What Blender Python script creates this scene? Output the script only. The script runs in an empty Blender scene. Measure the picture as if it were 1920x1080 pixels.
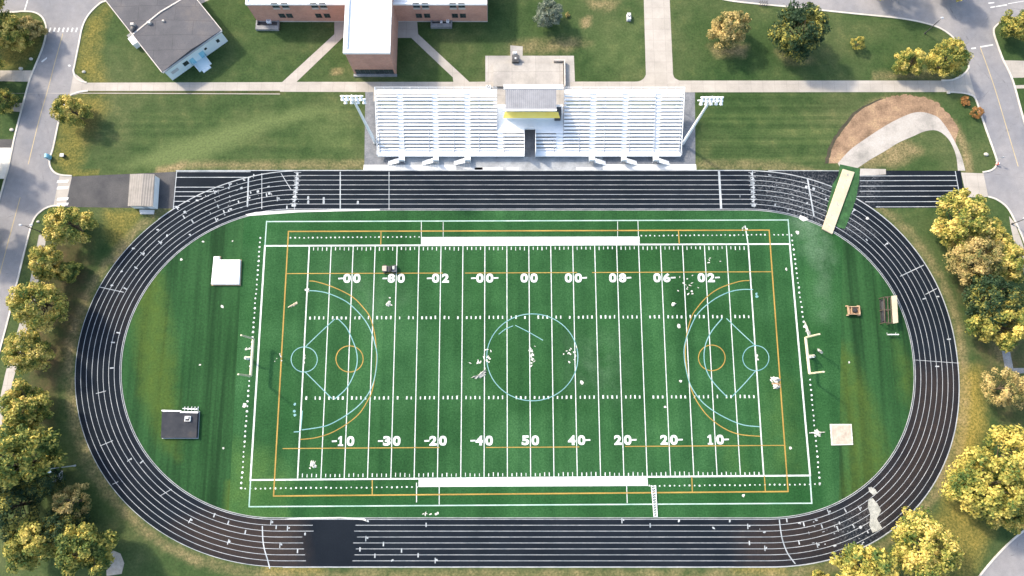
import bpy, bmesh, math, random
import numpy as np
from mathutils import Vector

# ------------------------------------------------------------------ camera, sky, sun, exposure
S = bpy.context.scene
F = 1280.0                      # focal length in photo pixels (1920 wide)
TH = math.radians(10.26)        # tilt away from straight down
H = 138.4                       # drone height in metres
cam_d = bpy.data.cameras.new('camera')
cam_d.sensor_width = 36.0
cam_d.lens = F / 1920 * 36.0
cam_d.clip_start = 1.0
cam_d.clip_end = 6000
cam = bpy.data.objects.new('camera', cam_d)
cam.location = (0, 0, H)
cam.rotation_euler = (TH, 0, 0)
S.collection.objects.link(cam)
S.camera = cam

SUN_EL = math.radians(40)
SUN_DIR = Vector((-0.80, 0.60, 0)).normalized()     # horizontal direction towards the sun
w = bpy.data.worlds.new('World')
S.world = w
w.use_nodes = True
wn = w.node_tree
sky = wn.nodes.new('ShaderNodeTexSky')
sky.sky_type = 'NISHITA'
sky.sun_disc = False
sky.sun_elevation = SUN_EL
sky.sun_rotation = math.atan2(SUN_DIR.x, SUN_DIR.y)
sky.air_density = 1.2
sky.dust_density = 3.0
sky.ozone_density = 1.0
bg = wn.nodes['Background']
bg.inputs['Strength'].default_value = 0.15
wn.links.new(sky.outputs[0], bg.inputs['Color'])
sd = bpy.data.lights.new('sun', 'SUN')
sd.energy = 2.0
sd.angle = math.radians(4)
sd.color = (1.0, 0.88, 0.72)
sun = bpy.data.objects.new('sun', sd)
sv = Vector((SUN_DIR.x * math.cos(SUN_EL), SUN_DIR.y * math.cos(SUN_EL), math.sin(SUN_EL)))
sun.rotation_euler = sv.to_track_quat('Z', 'Y').to_euler()
sun.location = sv * 300
S.collection.objects.link(sun)
S.view_settings.view_transform = 'Standard'
S.view_settings.look = 'None'
S.view_settings.gamma = 1.0
S.view_settings.exposure = 1.45

# ------------------------------------------------------------------ helpers
COL = S.collection
CT, ST = math.cos(TH), math.sin(TH)
rnd = random.Random(7)


def P(px, py, z=0.0):
    """world point at height z that stands where the photo shows pixel (px, py)"""
    dx = (px - 960) / F
    dy = -(py - 540) / F
    y = dy * CT + ST
    zz = dy * ST - CT
    t = (H - z) / -zz
    return Vector((dx * t, y * t, z))


def W(px, py, yp):
    """point on the vertical plane y = yp"""
    dx = (px - 960) / F
    dy = -(py - 540) / F
    y = dy * CT + ST
    zz = dy * ST - CT
    t = yp / y
    return Vector((dx * t, yp, H + zz * t))


def tag(o, label=None, cat=None, group=None, kind=None):
    if label: o['label'] = label
    if cat: o['category'] = cat
    if group: o['group'] = group
    if kind: o['kind'] = kind
    return o


def thing(name, label, cat, loc=(0, 0, 0), group=None, rz=0.0):
    o = bpy.data.objects.new(name, None)
    o.empty_display_size = 0.5
    COL.objects.link(o)
    o.location = loc
    o.rotation_euler = (0, 0, rz)
    return tag(o, label, cat, group)


class MB:
    def __init__(s):
        s.v = []
        s.f = []

    def add(s, vs, fs):
        n = len(s.v)
        s.v += [tuple(q) for q in vs]
        s.f += [tuple(i + n for i in f) for f in fs]
        return s

    def prism(s, pts, z0, z1):
        """pts: plan outline (x, y); walls, top and bottom"""
        a = sum(pts[i][0] * pts[(i + 1) % len(pts)][1] - pts[(i + 1) % len(pts)][0] * pts[i][1] for i in range(len(pts)))
        if a < 0: pts = pts[::-1]
        n = len(pts)
        vs = [(p[0], p[1], z0) for p in pts] + [(p[0], p[1], z1) for p in pts]
        fs = [tuple(range(n))[::-1], tuple(range(n, 2 * n))]
        fs += [(i, (i + 1) % n, n + (i + 1) % n, n + i) for i in range(n)]
        return s.add(vs, fs)

    def box(s, x0, x1, y0, y1, z0, z1):
        return s.prism([(x0, y0), (x1, y0), (x1, y1), (x0, y1)], z0, z1)

    def obox(s, c, ux, sx, sy, z0, z1):
        """box centred at c (x, y), long axis ux"""
        u = Vector((ux[0], ux[1])).normalized()
        v = Vector((-u.y, u.x))
        c = Vector((c[0], c[1]))
        q = [c + u * (a * sx / 2) + v * (b * sy / 2) for a, b in ((-1, -1), (1, -1), (1, 1), (-1, 1))]
        return s.prism([(p.x, p.y) for p in q], z0, z1)

    def tube(s, a, b, r0, r1=None, n=8):
        r1 = r0 if r1 is None else r1
        a = Vector(a); b = Vector(b)
        d = (b - a).normalized()
        u = d.orthogonal().normalized()
        v = d.cross(u)
        vs = []
        for p, r in ((a, r0), (b, r1)):
            for i in range(n):
                t = 2 * math.pi * i / n
                vs.append(p + u * (r * math.cos(t)) + v * (r * math.sin(t)))
        fs = [(i, (i + 1) % n, n + (i + 1) % n, n + i) for i in range(n)]
        fs += [tuple(range(n))[::-1], tuple(range(n, 2 * n))]
        return s.add(vs, fs)

    def ball(s, c, rx, ry=None, rz=None, nu=10, nv=6, jit=0.0, r=rnd):
        ry = ry or rx; rz = rz or rx
        vs = [(c[0], c[1], c[2] - rz)]
        for j in range(1, nv):
            ph = math.pi * j / nv - math.pi / 2
            for i in range(nu):
                t = 2 * math.pi * i / nu
                k = 1 + r.uniform(-jit, jit)
                vs.append((c[0] + rx * k * math.cos(ph) * math.cos(t), c[1] + ry * k * math.cos(ph) * math.sin(t), c[2] + rz * k * math.sin(ph)))
        vs.append((c[0], c[1], c[2] + rz))
        fs = [(0, 1 + (i + 1) % nu, 1 + i) for i in range(nu)]
        for j in range(nv - 2):
            for i in range(nu):
                a = 1 + j * nu + i; b = 1 + j * nu + (i + 1) % nu
                fs.append((a, b, b + nu, a + nu))
        L = len(vs) - 1
        o = 1 + (nv - 2) * nu
        fs += [(o + i, o + (i + 1) % nu, L) for i in range(nu)]
        return s.add(vs, fs)

    def poly(s, pts):
        """flat polygon, world points, made to face up"""
        a = sum(pts[i][0] * pts[(i + 1) % len(pts)][1] - pts[(i + 1) % len(pts)][0] * pts[i][1] for i in range(len(pts)))
        if a < 0: pts = pts[::-1]
        return s.add(pts, [tuple(range(len(pts)))])

    def ribbon(s, pts, wd, z, closed=False):
        pts = [Vector((p[0], p[1])) for p in pts]
        n = len(pts)
        vs = []
        for i in range(n):
            if closed:
                d = pts[(i + 1) % n] - pts[i - 1]
            else:
                d = pts[min(i + 1, n - 1)] - pts[max(i - 1, 0)]
            d = d.normalized() if d.length > 1e-9 else Vector((1, 0))
            nn = Vector((-d.y, d.x)) * (wd / 2)
            a = pts[i] - nn; b = pts[i] + nn
            vs += [(a.x, a.y, z), (b.x, b.y, z)]
        m = n if closed else n - 1
        fs = [(2 * i, 2 * ((i + 1) % n), 2 * ((i + 1) % n) + 1, 2 * i + 1) for i in range(m)]
        return s.add(vs, fs)

    def seg(s, a, b, wd, z):
        return s.ribbon([a, b], wd, z)

    def disc(s, c, r, z, n=10, jit=0.0):
        return s.add([(c[0] + r * (1 + rnd.uniform(-jit, jit)) * math.cos(2 * math.pi * i / n),
                       c[1] + r * (1 + rnd.uniform(-jit, jit)) * math.sin(2 * math.pi * i / n), z) for i in range(n)], [tuple(range(n))])

    def bar3(s, pts, wd, z0, z1):
        """raised strip (a kerb) along a line"""
        pts = [Vector((p[0], p[1])) for p in pts]
        n = len(pts)
        vs = []
        for i in range(n):
            d = (pts[min(i + 1, n - 1)] - pts[max(i - 1, 0)])
            d = d.normalized() if d.length > 1e-9 else Vector((1, 0))
            nn = Vector((-d.y, d.x)) * (wd / 2)
            a = pts[i] - nn; b = pts[i] + nn
            vs += [(a.x, a.y, z0), (b.x, b.y, z0), (b.x, b.y, z1), (a.x, a.y, z1)]
        fs = []
        for i in range(n - 1):
            o = 4 * i
            for j in range(4):
                k = (j + 1) % 4
                fs.append((o + j, o + 4 + j, o + 4 + k, o + k))
        fs += [(0, 1, 2, 3), (4 * n - 1, 4 * n - 2, 4 * n - 3, 4 * n - 4)]
        return s.add(vs, fs)

    def build(s, name, mat, parent=None, bevel=0.0, smooth=False, recalc=True):
        me = bpy.data.meshes.new(name)
        v = s.v
        if parent is not None:
            L = parent.location
            c, sn = math.cos(-parent.rotation_euler.z), math.sin(-parent.rotation_euler.z)
            v = [((x - L.x) * c - (y - L.y) * sn, (x - L.x) * sn + (y - L.y) * c, z - L.z) for x, y, z in s.v]
        me.from_pydata(v, [], s.f)
        if recalc:
            bm = bmesh.new(); bm.from_mesh(me)
            bmesh.ops.recalc_face_normals(bm, faces=bm.faces)
            bm.to_mesh(me); bm.free()
        if smooth:
            for p in me.polygons: p.use_smooth = True
        o = bpy.data.objects.new(name, me)
        me.materials.append(mat)
        COL.objects.link(o)
        if parent is not None: o.parent = parent
        if bevel:
            b = o.modifiers.new('bevel', 'BEVEL'); b.width = bevel; b.segments = 2; b.limit_method = 'ANGLE'
        return o


def smooth_line(pts, n=8, closed=False):
    """Catmull-Rom through points"""
    pts = [Vector(p) for p in pts]
    out = []
    N = len(pts)
    for i in range(N if closed else N - 1):
        if closed:
            p0, p1, p2, p3 = pts[i - 1], pts[i], pts[(i + 1) % N], pts[(i + 2) % N]
        else:
            p0, p1, p2, p3 = pts[max(i - 1, 0)], pts[i], pts[i + 1], pts[min(i + 2, N - 1)]
        for k in range(n):
            t = k / n
            out.append(0.5 * ((2 * p1) + (p2 - p0) * t + (2 * p0 - 5 * p1 + 4 * p2 - p3) * t * t + (3 * p1 - p0 - 3 * p2 + p3) * t ** 3))
    if not closed: out.append(pts[-1])
    return out


def PX(l, z=0.0):
    return [P(a, b, z) for a, b in l]


# ------------------------------------------------------------------ materials
def nodes(name):
    m = bpy.data.materials.new(name)
    m.use_nodes = True
    nt = m.node_tree
    return m, nt, nt.nodes['Principled BSDF']


def N(nt, t, **kw):
    n = nt.nodes.new(t)
    for k, v in kw.items(): setattr(n, k, v)
    return n


def noise(nt, vec, scale, detail=4, rough=0.55):
    n = N(nt, 'ShaderNodeTexNoise')
    n.inputs['Scale'].default_value = scale
    n.inputs['Detail'].default_value = detail
    n.inputs['Roughness'].default_value = rough
    if vec is not None: nt.links.new(vec, n.inputs['Vector'])
    return n.outputs['Fac']


def ramp(nt, fac, stops):
    r = N(nt, 'ShaderNodeValToRGB')
    e = r.color_ramp.elements
    while len(e) < len(stops): e.new(0.5)
    for i, (p, c) in enumerate(stops):
        e[i].position = p
        e[i].color = tuple(c) + (1,) if len(c) == 3 else c
    nt.links.new(fac, r.inputs[0])
    return r.outputs[0]


def mixc(nt, fac, a, b, mode='MIX'):
    n = N(nt, 'ShaderNodeMix', data_type='RGBA', blend_type=mode)
    for sock, v in ((n.inputs[0], fac), (n.inputs[6], a), (n.inputs[7], b)):
        if isinstance(v, (int, float)): sock.default_value = v
        elif isinstance(v, (tuple, list)): sock.default_value = tuple(v) + (1,) if len(v) == 3 else v
        else: nt.links.new(v, sock)
    return n.outputs[2]


def math_(nt, op, a, b=0.0, clamp=False):
    n = N(nt, 'ShaderNodeMath', operation=op, use_clamp=clamp)
    for sock, v in ((n.inputs[0], a), (n.inputs[1], b)):
        if isinstance(v, (int, float)): sock.default_value = v
        else: nt.links.new(v, sock)
    return n.outputs[0]


def bump(nt, bs, h, strength, dist=0.05):
    b = N(nt, 'ShaderNodeBump')
    b.inputs['Strength'].default_value = strength
    b.inputs['Distance'].default_value = dist
    nt.links.new(h, b.inputs['Height'])
    nt.links.new(b.outputs[0], bs.inputs['Normal'])


def mat_var(name, c1, c2, scale=0.5, rough=0.8, metal=0.0, fine=0.0, fscale=6.0, bmp=0.0, c3=None):
    """two-tone weathered surface with fine grain"""
    m, nt, bs = nodes(name)
    pos = N(nt, 'ShaderNodeNewGeometry').outputs['Position']
    f = noise(nt, pos, scale, 5, 0.6)
    st = [(0.32, c1), (0.68, c2)] if c3 is None else [(0.3, c1), (0.52, c2), (0.72, c3)]
    col = ramp(nt, f, st)
    if fine:
        g = noise(nt, pos, fscale, 3, 0.7)
        v = ramp(nt, g, [(0.25, (1 - fine,) * 3), (0.75, (1 + fine,) * 3)])
        col = mixc(nt, 1.0, col, v, 'MULTIPLY')
        if bmp: bump(nt, bs, g, bmp)
    nt.links.new(col, bs.inputs['Base Color'])
    bs.inputs['Roughness'].default_value = rough
    bs.inputs['Metallic'].default_value = metal
    return m


def masks(nt, name):
    a = N(nt, 'ShaderNodeAttribute', attribute_name=name)
    s = N(nt, 'ShaderNodeSeparateColor')
    nt.links.new(a.outputs['Color'], s.inputs[0])
    return s.outputs[0], s.outputs[1], s.outputs[2]


def soft(nt, mask, nz, amt=0.7):
    """a mask broken up by noise"""
    t = math_(nt, 'MULTIPLY', math_(nt, 'SUBTRACT', nz, 0.5), amt * 2)
    e = math_(nt, 'MULTIPLY', mask, math_(nt, 'SUBTRACT', 1.0, mask))     # only breaks up where the mask is partial
    e = math_(nt, 'MULTIPLY', e, 3.0)
    return math_(nt, 'ADD', mask, math_(nt, 'MULTIPLY', t, e), True)


def make_ground_mat():
    m, nt, bs = nodes('lawn')
    pos = N(nt, 'ShaderNodeNewGeometry').outputs['Position']
    n1 = noise(nt, pos, 0.05, 4, 0.6)
    n2 = noise(nt, pos, 0.35, 5, 0.65)
    n3 = noise(nt, pos, 2.2, 4, 0.75)
    gold, tan, soil = masks(nt, 'm1')
    infield, pale, mow = masks(nt, 'm2')
    lawn = ramp(nt, n1, [(0.28, (0.024, 0.053, 0.015)), (0.48, (0.043, 0.071, 0.023)), (0.7, (0.080, 0.096, 0.038))])
    patch = ramp(nt, n2, [(0.33, (0.70, 0.80, 0.74)), (0.55, (1.0, 1.0, 1.0)), (0.74, (1.55, 1.28, 1.3))])
    lawn = mixc(nt, 1.0, lawn, patch, 'MULTIPLY')
    # mowing passes along x
    mp = N(nt, 'ShaderNodeMapping')
    mp.inputs['Scale'].default_value = (0.012, 0.55, 1)
    nt.links.new(pos, mp.inputs['Vector'])
    st = noise(nt, mp.outputs[0], 1.0, 3, 0.6)
    stc = ramp(nt, st, [(0.36, (0.74, 0.80, 0.76)), (0.5, (1, 1, 1)), (0.62, (1.45, 1.28, 1.3))])
    lawn = mixc(nt, mow, lawn, mixc(nt, 1.0, lawn, stc, 'MULTIPLY'))
    # infield grass with mowing passes along y
    inf = ramp(nt, n1, [(0.3, (0.011, 0.046, 0.013)), (0.7, (0.021, 0.068, 0.022))])
    mp2 = N(nt, 'ShaderNodeMapping')
    mp2.inputs['Scale'].default_value = (0.42, 0.012, 1)
    nt.links.new(pos, mp2.inputs['Vector'])
    st2 = noise(nt, mp2.outputs[0], 1.0, 3, 0.6)
    inf = mixc(nt, 1.0, inf, ramp(nt, st2, [(0.38, (0.52, 0.58, 0.58)), (0.5, (1, 1, 1)), (0.62, (1.32, 1.26, 1.25))]), 'MULTIPLY')
    col = mixc(nt, infield, lawn, inf)
    k = soft(nt, pale, n2)
    col = mixc(nt, k, col, mixc(nt, infield, (0.095, 0.125, 0.045), (0.062, 0.098, 0.017)))
    k = soft(nt, gold, n2, 0.9)
    col = mixc(nt, k, col, ramp(nt, n3, [(0.35, (0.11, 0.105, 0.020)), (0.65, (0.27, 0.20, 0.05))]))
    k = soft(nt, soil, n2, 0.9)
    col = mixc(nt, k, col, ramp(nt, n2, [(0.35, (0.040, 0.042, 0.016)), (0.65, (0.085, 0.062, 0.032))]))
    k = soft(nt, tan, n2, 1.0)
    col = mixc(nt, k, col, ramp(nt, n3, [(0.3, (0.12, 0.10, 0.045)), (0.7, (0.30, 0.225, 0.12))]))
    g = ramp(nt, n3, [(0.28, (0.66, 0.68, 0.66)), (0.5, (1, 1, 1)), (0.72, (1.38, 1.34, 1.3))])
    col = mixc(nt, 1.0, col, g, 'MULTIPLY')
    nt.links.new(col, bs.inputs['Base Color'])
    bs.inputs['Roughness'].default_value = 0.95
    bs.inputs['Specular IOR Level'].default_value = 0.15
    bump(nt, bs, n3, 0.5, 0.12)
    return m


def make_turf_mat():
    m, nt, bs = nodes('artificial_turf')
    pos = N(nt, 'ShaderNodeNewGeometry').outputs['Position']
    pale, dark, worn = masks(nt, 'm1')
    n2 = noise(nt, pos, 0.3, 4, 0.6)
    n3 = noise(nt, pos, 3.0, 4, 0.8)
    col = ramp(nt, noise(nt, pos, 0.04, 3, 0.5), [(0.35, (0.016, 0.064, 0.018)), (0.65, (0.026, 0.088, 0.029))])
    mp = N(nt, 'ShaderNodeMapping')
    mp.inputs['Scale'].default_value = (0.30, 0.01, 1)
    nt.links.new(pos, mp.inputs['Vector'])
    st = noise(nt, mp.outputs[0], 1.0, 2, 0.5)
    col = mixc(nt, 1.0, col, ramp(nt, st, [(0.38, (0.84, 0.86, 0.86)), (0.62, (1.14, 1.1, 1.1))]), 'MULTIPLY')
    sx = N(nt, 'ShaderNodeSeparateXYZ'); nt.links.new(pos, sx.inputs[0])
    pan = math_(nt, 'FLOOR', math_(nt, 'DIVIDE', math_(nt, 'ADD', sx.outputs[0], 200.0), 4.572))     # rolls laid five yards wide
    wn_ = N(nt, 'ShaderNodeTexWhiteNoise', noise_dimensions='1D'); nt.links.new(pan, wn_.inputs['W'])
    col = mixc(nt, 1.0, col, ramp(nt, wn_.outputs['Value'], [(0.0, (0.86, 0.90, 0.90)), (1.0, (1.10, 1.08, 1.08))]), 'MULTIPLY')
    col = mixc(nt, 1.0, col, ramp(nt, noise(nt, pos, 0.11, 5, 0.65), [(0.34, (0.72, 0.80, 0.78)), (0.52, (1, 1, 1)), (0.7, (1.35, 1.2, 1.3))]), 'MULTIPLY')
    col = mixc(nt, soft(nt, pale, n2), col, (0.060, 0.125, 0.030))
    col = mixc(nt, soft(nt, dark, n2), col, (0.010, 0.058, 0.014))
    col = mixc(nt, soft(nt, worn, n2, 1.0), col, (0.12, 0.19, 0.12))
    col = mixc(nt, 1.0, col, ramp(nt, n3, [(0.3, (0.5, 0.58, 0.56)), (0.5, (1, 1, 1)), (0.7, (1.75, 1.45, 1.6))]), 'MULTIPLY')
    nt.links.new(col, bs.inputs['Base Color'])
    bs.inputs['Roughness'].default_value = 0.85
    bs.inputs['Specular IOR Level'].default_value = 0.1
    bump(nt, bs, n3, 0.4, 0.06)
    return m


def make_track_mat():
    m, nt, bs = nodes('track_rubber')
    pos = N(nt, 'ShaderNodeNewGeometry').outputs['Position']
    sun_brown, scuff, _ = masks(nt, 'm1')
    n1 = noise(nt, pos, 0.12, 5, 0.6)
    n2 = noise(nt, pos, 0.8, 5, 0.7)
    n3 = noise(nt, pos, 5.0, 3, 0.8)
    col = ramp(nt, n1, [(0.3, (0.0058, 0.0092, 0.0142)), (0.7, (0.0105, 0.0145, 0.0205))])
    col = mixc(nt, soft(nt, sun_brown, n2, 0.6), col, (0.042, 0.031, 0.026))  # sunlit stretches of the track, painted in as brown
    sc = soft(nt, scuff, n2, 1.0)
    col = mixc(nt, math_(nt, 'MULTIPLY', sc, ramp(nt, noise(nt, pos, 2.2, 5, 0.8), [(0.48, (0, 0, 0)), (0.66, (1, 1, 1))]), True), col, (0.22, 0.23, 0.24))
    sp = ramp(nt, n3, [(0.3, (0.7, 0.7, 0.7)), (0.6, (1.05, 1.05, 1.05)), (0.78, (2.0, 1.9, 1.8))])
    col = mixc(nt, 1.0, col, sp, 'MULTIPLY')
    nt.links.new(col, bs.inputs['Base Color'])
    bs.inputs['Roughness'].default_value = 0.85
    bs.inputs['Specular IOR Level'].default_value = 0.08
    bump(nt, bs, n3, 0.3, 0.01)
    return m


def make_road_mat():
    m, nt, bs = nodes('worn_asphalt')
    pos = N(nt, 'ShaderNodeNewGeometry').outputs['Position']
    n1 = noise(nt, pos, 0.06, 5, 0.6)
    n2 = noise(nt, pos, 0.7, 5, 0.65)
    n3 = noise(nt, pos, 7.0, 3, 0.8)
    col = ramp(nt, n1, [(0.32, (0.150, 0.154, 0.170)), (0.66, (0.250, 0.238, 0.234))])
    col = mixc(nt, 1.0, col, ramp(nt, n2, [(0.3, (0.88,) * 3), (0.7, (1.08,) * 3)]), 'MULTIPLY')
    v = N(nt, 'ShaderNodeTexVoronoi', feature='DISTANCE_TO_EDGE')
    v.inputs['Scale'].default_value = 0.085
    wv = N(nt, 'ShaderNodeMapping')
    nt.links.new(mixc(nt, 0.12, pos, N(nt, 'ShaderNodeTexNoise').outputs['Color']), wv.inputs['Vector'])
    nt.links.new(wv.outputs[0], v.inputs['Vector'])
    ck = ramp(nt, v.outputs['Distance'], [(0.0, (1, 1, 1)), (0.010, (0, 0, 0))])
    ckm = math_(nt, 'MULTIPLY', ck, ramp(nt, n2, [(0.5, (0, 0, 0)), (0.62, (0.7, 0.7, 0.7))]))
    col = mixc(nt, ckm, col, (0.09, 0.09, 0.09))
    col = mixc(nt, 1.0, col, ramp(nt, n3, [(0.3, (0.85,) * 3), (0.7, (1.15,) * 3)]), 'MULTIPLY')
    nt.links.new(col, bs.inputs['Base Color'])
    bs.inputs['Roughness'].default_value = 0.9
    return m


def make_conc_mat(name, c1, c2, joint=2.4, amt=0.8):
    """concrete flags with faint joints"""
    m, nt, bs = nodes(name)
    pos = N(nt, 'ShaderNodeNewGeometry').outputs['Position']
    n1 = noise(nt, pos, 0.25, 6, 0.65)
    n3 = noise(nt, pos, 6.0, 3, 0.8)
    col = ramp(nt, n1, [(0.3, c1), (0.7, c2)])
    b = N(nt, 'ShaderNodeTexBrick')
    b.offset = 0.0
    b.inputs['Color1'].default_value = (1, 1, 1, 1)
    b.inputs['Color2'].default_value = (0.93, 0.93, 0.92, 1)
    b.inputs['Mortar'].default_value = (amt, amt, amt, 1)
    b.inputs['Scale'].default_value = 1.0
    b.inputs['Brick Width'].default_value = joint
    b.inputs['Row Height'].default_value = joint
    b.inputs['Mortar Size'].default_value = 0.05
    nt.links.new(pos, b.inputs['Vector'])
    col = mixc(nt, 1.0, col, b.outputs['Color'], 'MULTIPLY')
    col = mixc(nt, 1.0, col, ramp(nt, n3, [(0.3, (0.9,) * 3), (0.7, (1.1,) * 3)]), 'MULTIPLY')
    nt.links.new(col, bs.inputs['Base Color'])
    bs.inputs['Roughness'].default_value = 0.9
    return m


def make_brick_mat():
    m, nt, bs = nodes('red_brick')
    pos = N(nt, 'ShaderNodeNewGeometry').outputs['Position']
    sx = N(nt, 'ShaderNodeSeparateXYZ'); nt.links.new(pos, sx.inputs[0])
    cx = N(nt, 'ShaderNodeCombineXYZ')
    nt.links.new(math_(nt, 'ADD', sx.outputs[0], sx.outputs[1]), cx.inputs[0])
    nt.links.new(sx.outputs[2], cx.inputs[1])
    b = N(nt, 'ShaderNodeTexBrick')
    b.inputs['Color1'].default_value = (0.45, 0.215, 0.15, 1)
    b.inputs['Color2'].default_value = (0.52, 0.27, 0.195, 1)
    b.inputs['Mortar'].default_value = (0.48, 0.36, 0.30, 1)
    b.inputs['Scale'].default_value = 1.0
    b.inputs['Brick Width'].default_value = 0.45
    b.inputs['Row Height'].default_value = 0.16
    b.inputs['Mortar Size'].default_value = 0.014
    nt.links.new(cx.outputs[0], b.inputs['Vector'])
    f = noise(nt, pos, 0.5, 5, 0.6)
    col = mixc(nt, 1.0, b.outputs['Color'], ramp(nt, f, [(0.3, (0.86, 0.84, 0.84)), (0.7, (1.1, 1.08, 1.06))]), 'MULTIPLY')
    nt.links.new(col, bs.inputs['Base Color'])
    bs.inputs['Roughness'].default_value = 0.9
    return m


def make_leaf_mat(name, c1, c2, c3, bal=0.5, rough=0.7):
    """leaf colour: clump-sized drift between two tones, plus leaf by leaf variation"""
    m, nt, bs = nodes(name)
    tc = N(nt, 'ShaderNodeTexCoord').outputs['Object']
    oi = N(nt, 'ShaderNodeObjectInfo')
    ad = N(nt, 'ShaderNodeVectorMath', operation='ADD')
    nt.links.new(tc, ad.inputs[0])
    sc = N(nt, 'ShaderNodeVectorMath', operation='SCALE')
    cx = N(nt, 'ShaderNodeCombineXYZ')
    for i in range(3): nt.links.new(oi.outputs['Random'], cx.inputs[i])
    nt.links.new(cx.outputs[0], sc.inputs[0]); sc.inputs['Scale'].default_value = 37.0
    nt.links.new(sc.outputs[0], ad.inputs[1])
    f = noise(nt, ad.outputs[0], 0.33, 3, 0.6)
    ri = N(nt, 'ShaderNodeNewGeometry').outputs['Random Per Island']
    f2 = math_(nt, 'ADD', f, math_(nt, 'MULTIPLY', math_(nt, 'SUBTRACT', ri, 0.5), 0.22))
    col = ramp(nt, f2, [(bal - 0.16, c1), (bal, c2), (bal + 0.15, c3)])
    nt.links.new(col, bs.inputs['Base Color'])
    bs.inputs['Roughness'].default_value = rough
    bs.inputs['Specular IOR Level'].default_value = 0.25
    tr = N(nt, 'ShaderNodeBsdfTranslucent')
    nt.links.new(col, tr.inputs['Color'])
    mx = N(nt, 'ShaderNodeMixShader')
    mx.inputs[0].default_value = 0.25
    nt.links.new(bs.outputs[0], mx.inputs[1]); nt.links.new(tr.outputs[0], mx.inputs[2])
    nt.links.new(mx.outputs[0], nt.nodes['Material Output'].inputs['Surface'])
    return m


def make_corrugated(name, c1, c2, pitch=0.4):
    m, nt, bs = nodes(name)
    pos = N(nt, 'ShaderNodeNewGeometry').outputs['Position']
    wv = N(nt, 'ShaderNodeTexWave', bands_direction='X')
    wv.inputs['Scale'].default_value = 0.31 / pitch
    nt.links.new(pos, wv.inputs['Vector'])
    f = noise(nt, pos, 0.6, 4, 0.6)
    col = mixc(nt, 1.0, ramp(nt, f, [(0.3, c1), (0.7, c2)]), ramp(nt, wv.outputs['Fac'], [(0.0, (0.93,) * 3), (0.5, (1.05,) * 3)]), 'MULTIPLY')
    nt.links.new(col, bs.inputs['Base Color'])
    bs.inputs['Roughness'].default_value = 0.6
    bump(nt, bs, wv.outputs['Fac'], 0.5, 0.05)
    return m


def make_roof_mat():
    m, nt, bs = nodes('grey_felt_roof')
    tc = N(nt, 'ShaderNodeTexCoord').outputs['Object']
    f = noise(nt, tc, 0.16, 6, 0.65)
    col = ramp(nt, f, [(0.3, (0.058, 0.059, 0.066)), (0.52, (0.083, 0.082, 0.089)), (0.75, (0.125, 0.112, 0.106))])
    b = N(nt, 'ShaderNodeTexBrick'); b.offset = 0.5
    b.inputs['Color1'].default_value = (1, 1, 1, 1); b.inputs['Color2'].default_value = (0.86, 0.86, 0.87, 1)
    b.inputs['Mortar'].default_value = (0.68, 0.68, 0.68, 1)
    b.inputs['Scale'].default_value = 1.0; b.inputs['Brick Width'].default_value = 8.0; b.inputs['Row Height'].default_value = 3.4
    b.inputs['Mortar Size'].default_value = 0.06
    nt.links.new(tc, b.inputs['Vector'])
    col = mixc(nt, 1.0, col, b.outputs['Color'], 'MULTIPLY')
    g = noise(nt, tc, 5.0, 4, 0.8)
    col = mixc(nt, 1.0, col, ramp(nt, g, [(0.3, (0.8,) * 3), (0.7, (1.2,) * 3)]), 'MULTIPLY')
    nt.links.new(col, bs.inputs['Base Color'])
    bs.inputs['Roughness'].default_value = 0.9
    return m


M = {}
M['ground'] = make_ground_mat()
M['turf'] = make_turf_mat()
M['track'] = make_track_mat()
M['road'] = make_road_mat()
M['path'] = make_conc_mat('pale_concrete_path', (0.30, 0.275, 0.24), (0.40, 0.365, 0.32), 2.6)
M['pad'] = make_conc_mat('weathered_concrete_pad', (0.25, 0.235, 0.215), (0.42, 0.39, 0.35), 5.2, 0.72)
M['runway'] = mat_var('stained_runway_concrete', (0.20, 0.19, 0.17), (0.34, 0.315, 0.28), 0.22, 0.9, fine=0.15, fscale=3, c3=(0.38, 0.36, 0.33))
M['walk'] = make_conc_mat('white_concrete_walk', (0.50, 0.50, 0.48), (0.62, 0.61, 0.58), 3.4)
M['gravel'] = mat_var('grey_gravel', (0.10, 0.108, 0.118), (0.19, 0.195, 0.205), 0.5, 0.95, fine=0.3, fscale=4)
M['apron'] = mat_var('grey_concrete_apron', (0.20, 0.21, 0.215), (0.36, 0.37, 0.37), 0.4, 0.9, fine=0.2, fscale=4)
M['drive'] = mat_var('dark_driveway_asphalt', (0.035, 0.036, 0.040), (0.070, 0.068, 0.068), 0.25, 0.9, fine=0.25, fscale=5)
M['kerb'] = mat_var('kerb_concrete', (0.42, 0.39, 0.34), (0.55, 0.52, 0.46), 0.4, 0.9, fine=0.1)
M['dirt'] = mat_var('brown_dirt', (0.13, 0.085, 0.050), (0.24, 0.155, 0.095), 0.35, 1.0, fine=0.4, fscale=3, bmp=0.6, c3=(0.33, 0.23, 0.13))
M['dark_dirt'] = mat_var('dark_edging', (0.03, 0.03, 0.018), (0.06, 0.05, 0.03), 0.8, 1.0, fine=0.3)
M['whiteline'] = mat_var('white_line_paint', (0.42, 0.46, 0.44), (0.62, 0.63, 0.61), 0.8, 0.8, fine=0.12, fscale=3)
M['track_line'] = mat_var('track_line_paint', (0.22, 0.25, 0.27), (0.42, 0.44, 0.45), 0.35, 0.8, fine=0.15, fscale=2)
M['mint'] = mat_var('pale_mint_line_paint', (0.22, 0.36, 0.30), (0.42, 0.50, 0.46), 0.2, 0.8, fine=0.15, fscale=3)
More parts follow.
